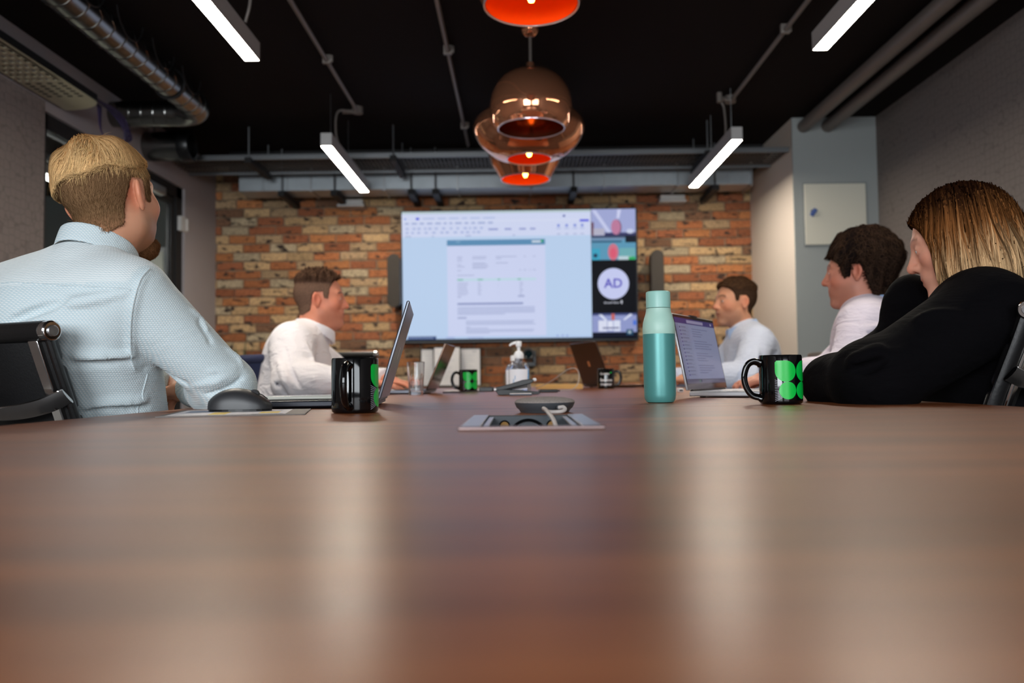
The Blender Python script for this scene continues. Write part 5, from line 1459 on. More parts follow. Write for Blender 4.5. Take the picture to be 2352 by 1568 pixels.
def leg_prims(J, inf=0.0):
    P = []
    R_ = frame_from(J['az']); rt, fw = Vector(R_[:, 0]), Vector(R_[:, 1]); pel = Vector(J['pel'])
    for sd in (1, -1):
        h = pel + rt * .092 * sd - Vector((0, 0, .02)); kn = h + fw * J.get('thigh', .40) + rt * .05 * sd; kn.z = .50
        an = kn + fw * -.05; an.z = .10
        P += [C(h, kn, .085 + inf, .060 + inf, .05), C(kn, an, .056 + inf, .038 + inf, .03)]
    return P, None

def feet(J):
    R_ = frame_from(J['az']); rt, fw = Vector(R_[:, 0]), Vector(R_[:, 1]); pel = Vector(J['pel']); out = []
    for sd in (1, -1):
        kn = pel + rt * .142 * sd + fw * J.get('thigh', .40); an = kn - fw * .05
        out.append((Vector((an.x, an.y, 0.0)), fw))
    return out

def trace(Fd, n, dirfn, length, segs, width, lift, sel, colfn, seed, jit=0.0, width_tip=0.25):
    """Strands that follow the hair surface; returns ribbon vertices, faces and colours (head space)."""
    rg = np.random.default_rng(seed)
    V, Q = Fd.mesh()
    V = V[sel(V)]
    P = V[rg.integers(0, len(V), n)] + rg.normal(0, .0015, (n, 3))
    L = length(P) * rg.uniform(.75, 1.2, n)
    root = P.copy()
    jd = rg.normal(0, jit, (n, 3))
    pts = [P]; nors = []
    lf = lift(root) * rg.uniform(0.2, 1.0, n)
    for k in range(segs):
        Nn = Fd.grad(P); nors.append(Nn)
        T = dirfn(P, root, (k + .5) / segs) + jd
        T = T - Nn * (T * Nn).sum(1, keepdims=True)
        T /= np.linalg.norm(T, axis=1, keepdims=True) + 1e-9
        P = P + T * (L / segs)[:, None]
        d = Fd.sample(P)
        P = P + Fd.grad(P) * (lf * ((k + 1) / segs) - d)[:, None]
        pts.append(P)
    nors.append(Fd.grad(P))
    pts = np.stack(pts, 1); nors = np.stack(nors, 1)
    tan = np.gradient(pts, axis=1); tan /= np.linalg.norm(tan, axis=2, keepdims=True) + 1e-9
    side = np.cross(tan, nors); side /= np.linalg.norm(side, axis=2, keepdims=True) + 1e-9
    tt = np.linspace(0, 1, segs + 1)
    wd = width * (1 - (1 - width_tip) * tt ** 2) * rg.uniform(.6, 1.3, n)[:, None]
    a = pts + side * wd[:, :, None] / 2 + nors * .0004; b = pts - side * wd[:, :, None] / 2 + nors * .0004
    Vv_ = np.stack([a, b], 2).reshape(-1, 3)
    base = (np.arange(n) * (segs + 1) * 2)[:, None] + (np.arange(segs) * 2)[None, :]
    base = base.ravel()
    Fq = np.stack([base, base + 1, base + 3, base + 2], 1)
    cols = colfn(root, rg, tt, pts) if getattr(colfn, 'pts', False) else colfn(root, rg, tt)                              # (n, segs+1, 3)
    cols = np.repeat(cols[:, :, None, :], 2, 2).reshape(-1, 3)
    return Vv_, Fq, cols

def collar_mesh(c, R_, rx, ry, stand, fall, gap, tilt, lean=0.0, point=0.02):
    """Shirt collar round the neck: a stand and, if asked, a turned-down leaf with front points."""
    n = 48; prof_n = 3 if not fall else 6
    vs = []; T = R_ @ np.array(Matrix.Rotation(math.radians(-tilt), 3, 'X'))
    for i in range(n + 1):
        a = math.radians(90 + gap + (360 - 2 * gap) * i / n)
        front = max(0.0, math.cos(a - PI / 2))              # 1 at the throat
        fr = front ** 3
        ring = [(0.0, 0.0), (0.001, stand * .6), (0.002, stand)]
        if fall:
            L = fall + point * fr
            ring += [(0.006, stand + .003), (0.011, stand - .004), (0.014 + .012 * fr, stand - L)]
        for dr, h in ring:
            vs.append(np.array(c) + T @ np.array([(rx + dr) * math.cos(a), (ry + dr) * math.sin(a), h - .010 * front]))
    fs = [(i * prof_n + j, (i + 1) * prof_n + j, (i + 1) * prof_n + j + 1, i * prof_n + j + 1) for i in range(n) for j in range(prof_n - 1)]
    return vs, fs

def mix(a, b, t): return a * (1 - t) + b * t

def build_person(sp):
    J = sp['J']; H = np.array(J['head']); HR = frame_from(J['haz'], J.get('hp', 0), J.get('hr', 0)); hs = sp.get('hscale', 1.0)
    hp_ = sp.get('hpar', {})
    pts = [J[k] for k in ('pel', 'che', 'nec', 'rs', 'ls', 're', 'le', 'rw', 'lw', 'head')]
    R_ = frame_from(J['az']); fw = R_[:, 1]
    kn = np.array(J['pel']) + fw * (J.get('thigh', .4) + .1)
    P_ = np.array([list(p) for p in pts] + [kn])
    lo, hi = P_.min(0) - .17, P_.max(0) + .19
    step = sp.get('step', .0085); hf = sp.get('hstep', .0036)
    fx = [(H[0] - .15, H[0] + .15, hf)]; fy = [(H[1] - .15, H[1] + .15, hf)]; fz = [(H[2] - .15, H[2] + .16, hf)]
    for hd in sp['hands']:
        if hd.get('fine'):
            t = Vector(hd['w']) + Vector(hd['d']).normalized() * .09
            for i, fl in enumerate((fx, fy, fz)): fl.append((t[i] - .11, t[i] + .11, .0045) if i < 2 else (t[i] - .045, t[i] + .06, .0045))
    zs = axis(.0, .66, .018); zs = zs[:-1] + axis(zs[-1], max(hi[2], H[2] + .18), step, fz)
    Fd = Field(axis(lo[0], hi[0], step, fx), axis(lo[1], hi[1], step, fy), zs)
    for p in torso_prims(J, -.004): Fd.add(p)
    for p in arm_prims(J, -.002): Fd.add(p)
    for p in leg_prims(J)[0]: Fd.add(p)
    for a, f in feet(J):
        Fd.add(C(a + Vector((0, 0, .06)), a + f * .16 + Vector((0, 0, .04)), .038, .032, .03))
    for hd in sp['hands']:
        for p in hand_prims(hd['w'], hd['d'], hd['n'], hd['side'], hd.get('curl', .35), hd.get('spread', .05), hd.get('sc', 1.0)): Fd.add(p)
    nec = Vector(J['nec'])
    nb = Vector(H + HR @ np.array([0, -.022, -.055]) * hs)
    nr = sp.get('neckr', .056)
    Fd.add(HeadPrim(H, HR, hs, hp_))
    Fd.add(C(nb, nec - Vector((0, 0, .03)), nr - .003, nr + .004, .025))
    V, Q = Fd.mesh()
    loc = np.array([J['pel'][0], J['pel'][1], 0.0])
    # skin tone: regional redness, lips, brows, stubble
    Lh = (V - H) @ HR / hs
    x, y, z = Lh[:, 0], Lh[:, 1], Lh[:, 2]; ax_ = np.abs(x)
    base = np.array(lin(sp['skin'])); col = np.tile(base, (len(V), 1))
    red = np.array(lin(sp['skin'])) * np.array([1.02, .74, .68])
    def g(cx, cy, cz, s_): return np.exp(-((ax_ - cx) ** 2 + (y - cy) ** 2 + (z - cz) ** 2) / (s_ * s_))[:, None]
    inh = ((np.abs(Lh) < .16).all(1))[:, None]
    t = np.clip(g(.045, .065, -.02, .032) * .7 + g(0, .115, -.02, .02) * .8 + g(.085, -.02, 0, .03) * .9, 0, 1) * inh
    col = mix(col, red, t)
    hc = np.array(lin(sp['browcol']))
    arch = .031 + .006 * np.sin(np.clip((ax_ - .01) / .04, 0, 1) * PI)
    br = np.clip(1 - np.abs(z - arch) / .006, 0, 1) * ((ax_ > .010) & (ax_ < .052) & (y > .05))
    col = mix(col, hc, (br * sp.get('browamt', .7))[:, None])
    lips = np.clip(1 - np.abs(z + .0585) / .0125, 0, 1) * np.clip(1 - ax_ / .026, 0, 1) * (y > .083)
    col = mix(col, base * np.array([.72, .42, .40]), (np.clip(lips * 2.2, 0, 1) * .75)[:, None])
    stb = sp.get('stubble', 0.0)
    if stb:
        s_ = np.clip((-.030 - z) / .02, 0, 1) * np.clip((y + .012) / .02, 0, 1) * np.clip((z + .14) / .02, 0, 1)
        col = mix(col, hc * .9 + .02, (s_ * stb)[:, None] * inh)
    scalp = sp.get('scalp')
    if scalp is not None:
        hl = np.interp(y, *scalp)
        col = mix(col, np.array(lin(sp['haircap'])), (np.clip((z - hl - .012) / .03, 0, 1) * .8)[:, None] * inh)
    body = np_mesh('person', V - loc, Q, MT['skin'], None, True, col, loc=tuple(loc))
    tag(body, sp['label'], 'person')
    # eyes
    for sx in (-1, 1):
        e = MB().lathe([(0.0002, -.0122)] + [(.0122 * math.cos(a), .0122 * math.sin(a)) for a in [math.radians(-75 + 15 * i) for i in range(11)]] + [(.0002, .0122)], 20)
        for i, p in enumerate(e.v):
            dq = (Vector(p) - Vector((0, 0, .0122))).length
            e.c[i] = lin((24, 20, 18)) if dq < .0025 else lin(sp.get('iris', (84, 70, 56))) if dq < .0062 else lin((222, 214, 208))
        yv = HR @ np.array([sx * .0315, .0755, .0078]) * hs + H - loc
        # look along the face
        T = Matrix(HR.tolist()).to_4x4() @ Matrix.Rotation(-PI / 2, 4, 'X')
        e.v = [tuple(Vector(yv) + (T @ Vector(p)) * hs) for p in e.v]
        e.obj('eye', MT['eye'], body, smooth=True, cols=True)
    # shirt / jacket
    st_ = sp.get('sstep', .007)
    z0 = J['pel'][2] - .10
    Sx = Field(axis(lo[0] - .02, hi[0] + .02, st_), axis(lo[1] - .02, hi[1] + .02, st_), axis(z0 - .05, J['nec'][2] + .08, st_))
    inf = sp.get('inf', .013)
    for p in torso_prims(J, inf, True): Sx.add(p)
    for p in arm_prims(J, inf + sp.get('slv', .002), 1): Sx.add(p)
    for a in ('r', 'l'):
        e, w = Vector(J[a + 'e']), Vector(J[a + 'w']); dv = (w - e).normalized()
        if a in sp.get('coverhand', ''):
            hd = [h for h in sp['hands'] if h['arm'] == a][0]
            dd = Vector(hd['d']).normalized()
            Sx.add(C(w, w + dd * .07, .044, .058, .03)); Sx.add(C(w + dd * .05, w + dd * .10, .056, .044, .02))
        else:
            Sx.add(C(w - dv * .050, w, .040, .039, .006))
            Sx.cut(tuple(w - dv * .004), tuple(dv), .085)
    Sx.cut((J['pel'][0], J['pel'][1], z0), (0, 0, -1), .45)
    sp_extra = sp.get('folds', [])
    def march(px, py, yg):
        a = np.array(CAM); b = np.array(at(px, py, yg + .6)); d = (b - a) / np.linalg.norm(b - a)
        t0 = (yg - .45) / d[1]; ts = np.linspace(t0, (yg + .55) / d[1], 260)
        P2 = a + d * ts[:, None]; dd = Sx.sample(P2)
        k = np.nonzero(dd < 0)[0]
        return P2[k[0]] if len(k) else None
    for pl_, yg, r, depth in sp_extra:
        ps2 = [march(px, py, yg) for px, py in pl_]
        ps2 = [p for p in ps2 if p is not None]
        if len(ps2) < 2: continue
        ps2 = bez(ps2, 4)
        for i in range(len(ps2) - 1):
            s0 = math.sin(PI * (i + .5) / (len(ps2) - 1)) ** .5
            if depth > 0: Sx.add(C(ps2[i], ps2[i + 1], r * s0, r * s0, r * 1.4))
            else: Sx.add(C(ps2[i], ps2[i + 1], r * s0 * .7, r * s0 * .7, r * 1.1), 's')
    V2, Q2 = Sx.mesh()
    extra = None
    if sp.get('yoke'):
        rs = np.array(J['rs']); ad = np.array(J['rs']) - np.array(J['ls']); ad /= np.linalg.norm(ad)
        on = ((V2[:, 2] > sp['yoke']) & (((V2 - rs) @ ad) < .042)).astype(float)
        extra = {'yoke': on}
    np_mesh(sp.get('topname', 'shirt'), V2 - loc, Q2, sp['shirt'], body, True, extra=extra)
    for pl_, yg, r, nm in sp.get('seams', []):
        ps2 = [march(px, py, yg) for px, py in pl_]
        ps2 = [p for p in ps2 if p is not None]
        if len(ps2) > 1:
            dense = np.array([list(v) for v in bez(ps2, 6)])
            for _ in range(3): dense = dense - Sx.grad(dense) * Sx.sample(dense)[:, None]
            MB().tube([tuple(p - loc) for p in dense], r, 6).obj(nm, sp['shirt'], body, smooth=True)
    for (cx, rx, ry, stand, fall, gap, tilt, cm, az_c) in sp.get('collar', []):
        cc = np.array(J['nec']) + np.array(cx) - loc
        vs, fs = collar_mesh(cc, frame_from(az_c), rx, ry, stand, fall, gap, tilt)
        o = np_mesh('collar', np.array(vs), fs, cm, body, True)
        so = o.modifiers.new('thick', 'SOLIDIFY'); so.thickness = .0035; so.offset = 1
        ss = o.modifiers.new('sub', 'SUBSURF'); ss.levels = 1; ss.render_levels = 1
    # trousers and shoes
    lp = leg_prims(J, .014)[0]
    bb = np.array([q for p in lp for q in zip(*p.box())])
    a0, b0 = bb.min(0) - .05, bb.max(0) + .05
    Tx = Field(axis(min(a0[0], J['pel'][0] - .22), max(b0[0], J['pel'][0] + .22), .016), axis(min(a0[1], J['pel'][1] - .22), max(b0[1], J['pel'][1] + .22), .016), axis(.04, J['pel'][2] + .16, .016))
    for p in lp: Tx.add(p)
    Tx.add(torso_prims(J, .010)[0])
    Tx.D[:, :, Tx.ax[2] < .08] = .1
    V3, Q3 = Tx.mesh()
    np_mesh('trousers', V3 - loc, Q3, MT['trouser'], body)
    for a, f in feet(J):
        q = Field(axis(a.x - .26, a.x + .26, .01), axis(a.y - .26, a.y + .26, .01), axis(-.02, .15, .008))
        q.add(C(a + Vector((0, 0, .055)), a + f * .16 + Vector((0, 0, .042)), .050, .044, .03)); q.add(C(a + Vector((0, 0, .05)), a + Vector((0, 0, .11)), .048, .046, .02))
        q.D[:, :, :] = np.maximum(q.D, (.002 - q.ax[2])[None, None, :])
        V4, Q4 = q.mesh(); np_mesh('shoe', V4 - loc, Q4, MT['shoe'], body)
    # hair
    gs = sp.get('hairstep', .0032)
    lo_, hi_ = (-.135, -.165, -.20), (.135, .15, .18)
    for hspec in sp['hair']:
        Hf = Field(*[axis(lo_[i], hi_[i], gs) for i in range(3)])
        X, Y, Z = Hf.ax[0][:, None, None], Hf.ax[1][None, :, None], Hf.ax[2][None, None, :]
        dh = head_d(X + 0 * Y + 0 * Z, Y + 0 * X + 0 * Z, Z + 0 * X + 0 * Y, hp_, ears=False)
        nk = (HR.T @ (np.array(J['nec']) - np.array([0, 0, .03]) - H)) / hs
        dh = smin(dh, f_rc(X, Y, Z, (0, -.022, -.055), tuple(nk), nr - .003, nr + .004), .025)
        Hf.D = hspec['fn'](X, Y, Z, dh).astype(np.float32)
        Hf.D[0] = Hf.D[-1] = .05; Hf.D[:, 0] = Hf.D[:, -1] = .05; Hf.D[:, :, 0] = Hf.D[:, :, -1] = .05
        V5, Q5 = Hf.mesh()
        c5 = hspec['capcol'](V5)
        VV = [V5]; QQ = [Q5]; CC = [c5]; off_ = len(V5)
        for tr_ in hspec['strands']:
            v, q, c = trace(Hf, **tr_)
            VV.append(v); QQ.append(q + off_); CC.append(c); off_ += len(v)
        VV = np.concatenate(VV); QQ = np.concatenate(QQ); CC = np.concatenate(CC)
        W = (VV * hs) @ HR.T + H - loc
        np_mesh(hspec['name'], W, QQ, MT['hair'], body, True, CC)
    return body

# ------------------------------------------------------------------ hair styles (head space: x right, y face, z up)
def sst(a, b, v):
    t = np.clip((v - a) / (b - a), 0, 1); return t * t * (3 - 2 * t)
def strand_cols(root_c, tip_c, var, tone=None, k=1.0):
    rc0, tc0 = np.array(lin(root_c)), np.array(lin(tip_c))
    def f(root, rg, tt):
        n = len(root)
        m = rg.uniform(1 - var, 1 + var, n)
        t = np.clip(tt[None, :] * k + rg.normal(0, .15, n)[:, None], 0, 1)
        c = rc0 * (1 - t)[..., None] + tc0 * t[..., None]
        if tone is not None: c = c * tone(root, rg)[:, None, None]
        return c * m[:, None, None]
    return f
def flat_col(rgb): return lambda V: np.tile(np.array(lin(rgb)), (len(V), 1))
def const(v): return lambda P: np.full(len(P), v)

# --- blond man: long swept top over short clipped sides
hl1 = ([-.13, -.075, -.045, -.034, -.026, .010, .014, .030, .036, .055, .075, .095], [-.088, -.080, -.062, .020, .034, .036, -.008, -.012, .030, .048, .078, .084])
def zb1(x, y): return .030 + .26 * x + .42 * np.clip(y + .02, 0, .08) + .003 * np.sin(x * 70 + y * 40)
def hair1(X, Y, Z, dh):
    zb = zb1(X, Y) + 0 * Z
    q = Z - zb
    t = np.where(q > -.002, .0100 + .0015 * sst(-.003, .045, q), .0028)
    t = t + np.where(q > 0, .0028 * np.sin(X * 95 + Y * 38 + Z * 30) * sst(0, .03, q), 0)
    t = t + np.where(q > 0, .006 * sst(.02, .08, Y + 0 * X + 0 * Z) * sst(.05, .10, Z + 0 * X + 0 * Y), 0)
    reg = np.interp(Y, *hl1) - Z
    return np.maximum(dh - t, reg * .8)
cr1 = np.array([-.008, -.060, .115])
def dir1(P, root, t):
    v = P - cr1; v[:, 2] *= .4
    v = v / (np.linalg.norm(v, axis=1, keepdims=True) + 1e-6)
    sw = np.stack([-v[:, 1], v[:, 0], 0 * v[:, 0]], 1)
    f = np.clip((root[:, 1] + .03) / .08, 0, 1)[:, None]
    b = v * 1.0 + sw * (-.45) + np.array([.55, .55, 0]) * f
    side = np.clip((np.abs(root[:, 0]) - .03) / .04, 0, 1)[:, None]
    return b + np.array([0, .35, -.25]) * side * (1 - t) + np.array([0, 0, -.35]) * t
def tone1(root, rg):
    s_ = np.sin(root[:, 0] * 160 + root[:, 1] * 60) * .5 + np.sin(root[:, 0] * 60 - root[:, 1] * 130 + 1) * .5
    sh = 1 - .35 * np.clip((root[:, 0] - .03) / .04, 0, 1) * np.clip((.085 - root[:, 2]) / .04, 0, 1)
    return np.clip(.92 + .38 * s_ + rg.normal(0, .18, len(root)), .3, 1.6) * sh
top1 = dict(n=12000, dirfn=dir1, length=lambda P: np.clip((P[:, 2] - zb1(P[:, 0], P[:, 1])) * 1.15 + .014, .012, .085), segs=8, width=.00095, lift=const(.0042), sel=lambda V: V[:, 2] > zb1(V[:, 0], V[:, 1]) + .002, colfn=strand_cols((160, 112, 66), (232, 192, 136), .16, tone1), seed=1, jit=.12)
side1 = dict(n=8000, dirfn=lambda P, r, t: np.stack([0 * P[:, 0], -.25 + 0 * P[:, 0], -1 + 0 * P[:, 0]], 1), length=lambda P: .007 + .010 * sst(-.06, .03, P[:, 2]), segs=3, width=.0008, lift=const(.0022), sel=lambda V: V[:, 2] < zb1(V[:, 0], V[:, 1]), colfn=strand_cols((100, 74, 50), (142, 110, 80), .22), seed=2, jit=.25)
fly1 = dict(n=240, dirfn=dir1, length=lambda P: .05 + 0 * P[:, 0], segs=8, width=.0005, lift=const(.010), sel=lambda V: V[:, 2] > zb1(V[:, 0], V[:, 1]) + .01, colfn=strand_cols((190, 150, 90), (240, 206, 140), .1), seed=3, jit=.4)
def cap1(V):
    up = (V[:, 2] > zb1(V[:, 0], V[:, 1]))[:, None]
    fade = sst(-.095, -.03, V[:, 2])[:, None]
    return np.where(up, np.array(lin((140, 96, 54))), mix(np.array(lin((168, 120, 90))), np.array(lin((104, 78, 54))), fade))
def beard1(X, Y, Z, dh):
    goat = f_ell(X, Y, Z, (0, .072, -.100), (.038, .036, .030))
    return np.maximum(goat, dh - .008)
bstr = dict(n=2600, dirfn=lambda P, r, t: np.stack([P[:, 0] * 2, .35 + 0 * P[:, 0], -1 + 0 * P[:, 0]], 1), length=lambda P: .006 + .012 * np.clip((-.085 - P[:, 2]) / .02, 0, 1), segs=3, width=.0008, lift=const(.003), sel=lambda V: V[:, 2] < -.03, colfn=strand_cols((92, 62, 40), (128, 88, 58), .25), seed=5, jit=.4)

P1 = dict(label='blond bearded person seen from behind in a pale blue seersucker shirt',
    J=dict(head=(-.850, 1.65, 1.178), haz=78, hp=-6, hr=-8, az=70, nec=(-.875, 1.615, 1.035), che=(-.912, 1.63, .885), pel=(-.912, 1.750, .555),
           rs=(-.752, 1.553, .965), ls=(-1.085, 1.688, .975), re=(-.612, 1.665, .788), rw=(-.742, 1.815, .782), le=(-1.06, 1.90, .80), lw=(-.86, 1.965, .785), w=1.06, armw=1.02, thigh=.34),
    hands=[dict(arm='r', w=(-.742, 1.815, .780), d=(-.85, .42, -.12), n=(.1, -.2, -1), side=1, curl=.75, fine=True), dict(arm='l', w=(-.86, 1.965, .785), d=(.9, -.1, -.1), n=(0, 0, -1), side=-1, curl=.5)],
    skin=(205, 148, 118), browcol=(120, 88, 54), stubble=.5, haircap=(150, 112, 80), scalp=hl1, neckr=.060, hscale=1.0, hstep=.0032, step=.0075, sstep=.0052, hairstep=.0027,
    shirt=MT['shirt_blue'], inf=.014, slv=.002, yoke=.985,
    collar=[((.004, .008, .012), .0715, .077, .044, 0, 10, 24, MT['shirt_blue'], 72)],
    folds=[([(345, 620), (322, 650), (306, 705), (301, 765), (302, 820), (310, 850)], 1.6, .006, 1),
           ([(165, 812), (215, 818), (260, 822), (300, 818)], 1.5, .009, 1), ([(170, 838), (230, 836), (300, 828)], 1.5, .009, -1),
           ([(200, 935), (260, 930), (330, 918)], 1.5, .010, 1), ([(200, 945), (260, 942), (340, 932)], 1.5, .008, -1),
           ([(120, 700), (200, 690), (290, 672)], 1.5, .008, 1), ([(20, 740), (90, 712), (150, 690)], 1.5, .010, -1),
           ([(330, 845), (390, 862), (430, 880)], 1.6, .008, -1), ([(420, 668), (440, 690), (452, 712)], 1.6, .005, 1), ([(432, 690), (452, 716), (462, 742)], 1.6, .005, -1), ([(440, 712), (462, 736), (476, 764)], 1.6, .005, 1), ([(452, 738), (474, 764), (484, 792)], 1.6, .005, -1),
           ([(450, 884), (500, 874), (540, 850)], 1.65, .006, 1), ([(470, 905), (520, 893), (560, 862)], 1.65, .006, -1), ([(480, 852), (515, 850), (550, 838)], 1.65, .005, 1), ([(520, 800), (545, 822), (556, 842)], 1.65, .005, 1)],
    seams=[([(343, 618), (321, 648), (305, 703), (300, 763), (301, 818), (309, 848)], 1.6, .0022, 'armhole_seam'), ([(4, 652), (100, 654), (200, 658), (300, 668)], 1.6, .0018, 'yoke_seam'), ([(336, 858), (326, 900), (314, 948)], 1.55, .0016, 'side_seam')],
    hair=[dict(name='hair', fn=hair1, capcol=cap1, strands=[top1, side1, fly1]), dict(name='beard', fn=beard1, capcol=flat_col((96, 66, 44)), strands=[bstr])])
build_person(P1)

# --- spiky-haired man in white
hl2 = ([-.13, -.07, -.04, -.032, -.024, .012, .016, .034, .040, .055, .07, .095], [-.064, -.064, -.046, .018, .032, .034, .006, .004, .052, .082, .098, .100])
def hair2(X, Y, Z, dh):
    top = sst(.058, .100, Z + 0 * X + 0 * Y)
    spk = .009 * (np.sin(X * 150 + 1.3) * np.sin(Y * 170 + .4 + X * 40) + .5 * np.sin(Y * 260 + X * 90))
    t = .004 + top * (.013 + spk)
    return np.maximum(dh - t, (np.interp(Y, *hl2) - Z) * .8)
up_dir = lambda P, r, t: np.stack([r[:, 0] * 3, .5 + 0 * P[:, 0], .6 + 0 * P[:, 0]], 1)
down_dir = lambda P, r, t: np.stack([0 * P[:, 0], -.2 + 0 * P[:, 0], -1 + 0 * P[:, 0]], 1)
def cap2(V): return mix(np.array(lin((108, 84, 70))), np.array(lin((66, 48, 38))), sst(.060, .080, V[:, 2])[:, None])
P2 = dict(label='person in a white shirt with short spiky brown hair, profile, sitting behind two laptops',
    J=dict(head=(-.852, 3.43, 1.140), haz=11, hp=1, hr=0, az=18, nec=(-.885, 3.42, 1.005), che=(-.945, 3.41, .865), pel=(-1.0, 3.41, .54),
           rs=(-.922, 3.243, .945), ls=(-.985, 3.58, .945), re=(-.875, 3.075, .785), rw=(-.60, 3.085, .785), le=(-.80, 3.70, .785), lw=(-.58, 3.50, .79), w=1.14, belly=.03, armw=1.15),
    hands=[dict(arm='r', w=(-.60, 3.085, .788), d=(1, .06, -.12), n=(0, 0, -1), side=1, curl=.18, fine=True), dict(arm='l', w=(-.58, 3.50, .79), d=(.9, -.4, -.1), n=(0, 0, -1), side=-1, curl=.25)],
    skin=(214, 140, 112), browcol=(64, 42, 34), browamt=.95, stubble=.16, haircap=(122, 90, 72), scalp=hl2, neckr=.066, hpar=dict(fat=.005, jaw=1.06, mouth=.0012), shirt=MT['shirt_white'], inf=.020, slv=.010, sstep=.0068,
    collar=[((.004, 0, -.006), .076, .078, .040, .040, 14, 16, MT['shirt_white'], 22)],
    folds=[([(655, 800), (668, 850), (690, 890)], 3.2, .010, -1), ([(640, 830), (655, 870), (668, 905)], 3.2, .011, 1), ([(700, 790), (716, 830), (722, 870)], 3.2, .010, 1), ([(620, 850), (640, 885), (660, 910)], 3.2, .010, -1)],
    hair=[dict(name='hair', fn=hair2, capcol=cap2, strands=[dict(n=2200, dirfn=up_dir, length=const(.018), segs=3, width=.0016, lift=const(.009), sel=lambda V: V[:, 2] > .086, colfn=strand_cols((60, 44, 34), (112, 84, 66), .25), seed=11, jit=.5),
          dict(n=2600, dirfn=down_dir, length=const(.010), segs=2, width=.0014, lift=const(.002), sel=lambda V: V[:, 2] < .072, colfn=strand_cols((90, 68, 56), (140, 110, 92), .2), seed=12, jit=.2)])])
build_person(P2)

# --- short-haired man in pale blue at the far right
hl3 = ([-.13, -.07, -.04, -.032, -.024, .012, .016, .032, .038, .052, .07, .095], [-.076, -.070, -.046, .020, .034, .034, .008, .006, .048, .068, .084, .086])
def hair3(X, Y, Z, dh):
    top = sst(.045, .085, Z + 0 * X + 0 * Y)
    t = .004 + top * (.010 + .003 * np.sin(X * 120 + Y * 60) + .004 * sst(.03, .09, Y + 0 * X + 0 * Z) - .006 * sst(.06, .10, Y + 0 * X + 0 * Z))
    return np.maximum(dh - t, (np.interp(Y, *hl3) - Z) * .8)
P3 = dict(label='person in a pale blue shirt with short brown hair, beside the brick wall edge',
    J=dict(head=(1.092, 4.0, 1.158), haz=193, hp=1, az=178, nec=(1.135, 4.0, 1.020), che=(1.165, 4.0, .87), pel=(1.21, 4.01, .55),
           rs=(1.16, 4.165, .950), ls=(1.15, 3.835, .950), re=(1.02, 4.27, .785), rw=(.80, 4.18, .785), le=(1.05, 3.70, .785), lw=(.82, 3.82, .785)),
    hands=[dict(arm='r', w=(.80, 4.18, .785), d=(-1, -.1, -.12), n=(0, 0, -1), side=1, curl=.25), dict(arm='l', w=(.82, 3.82, .785), d=(-.9, .3, -.12), n=(0, 0, -1), side=-1, curl=.25)],
    skin=(206, 148, 116), browcol=(60, 44, 34), browamt=.95, stubble=.30, haircap=(96, 72, 56), scalp=hl3, shirt=MT['shirt_pale'], inf=.018, slv=.008, sstep=.0075, hpar=dict(mouth=.0018),
    collar=[((-.004, 0, -.004), .070, .072, .040, .042, 16, 18, MT['collar_blue'], 178)],
    folds=[([(1725, 800), (1712, 840), (1690, 880)], 3.8, .010, -1), ([(1740, 800), (1735, 850), (1715, 890)], 3.8, .010, 1)],
    hair=[dict(name='hair', fn=hair3, capcol=flat_col((62, 45, 34)), strands=[dict(n=2200, dirfn=lambda P, r, t: np.stack([r[:, 0] * 2, 1 + 0 * P[:, 0], .2 + 0 * P[:, 0]], 1), length=const(.022), segs=3, width=.0016, lift=const(.005), sel=lambda V: V[:, 2] > .06, colfn=strand_cols((46, 33, 25), (98, 70, 48), .25), seed=21, jit=.4),
          dict(n=2000, dirfn=down_dir, length=const(.010), segs=2, width=.0014, lift=const(.002), sel=lambda V: V[:, 2] < .06, colfn=strand_cols((58, 44, 34), (92, 70, 54), .2), seed=22, jit=.2)])])
build_person(P3)

# --- dark curly-haired man
hl4 = ([-.13, -.08, -.05, -.038, -.028, .004, .010, .030, .040, .055, .075, .095], [-.108, -.105, -.080, -.010, .022, .026, -.014, -.016, .026, .046, .062, .066])
def hair4(X, Y, Z, dh):
    wav = .0055 * np.sin(X * 90 + Z * 50 + 2 * np.sin(Y * 40)) * np.sin(Y * 75 + Z * 60 + 1) + .0022 * np.sin(Y * 150 + X * 60 + Z * 90 + 2)
    t = .016 + .016 * sst(-.02, .07, Z + 0 * X + 0 * Y) + .010 * sst(.02, -.08, Y + 0 * X + 0 * Z) * sst(-.08, -.02, Z + 0 * X + 0 * Y) + wav
    t = t * sst(-.115, -.075, Z + 0 * X + 0 * Y) * (1 - .55 * sst(.045, .095, Y + 0 * X + 0 * Z))
    return np.maximum(dh - t, (np.interp(Y, *hl4) - Z) * .8)
def dir4(P, root, t):
    w = np.sin(root[:, 0] * 80 + root[:, 1] * 60 + t * 6)
    return np.stack([P[:, 0] * 5 + .4 * w, np.where(root[:, 1] > 0, .6, -.5) + .4 * w, .1 - .9 * t + 0 * w], 1)
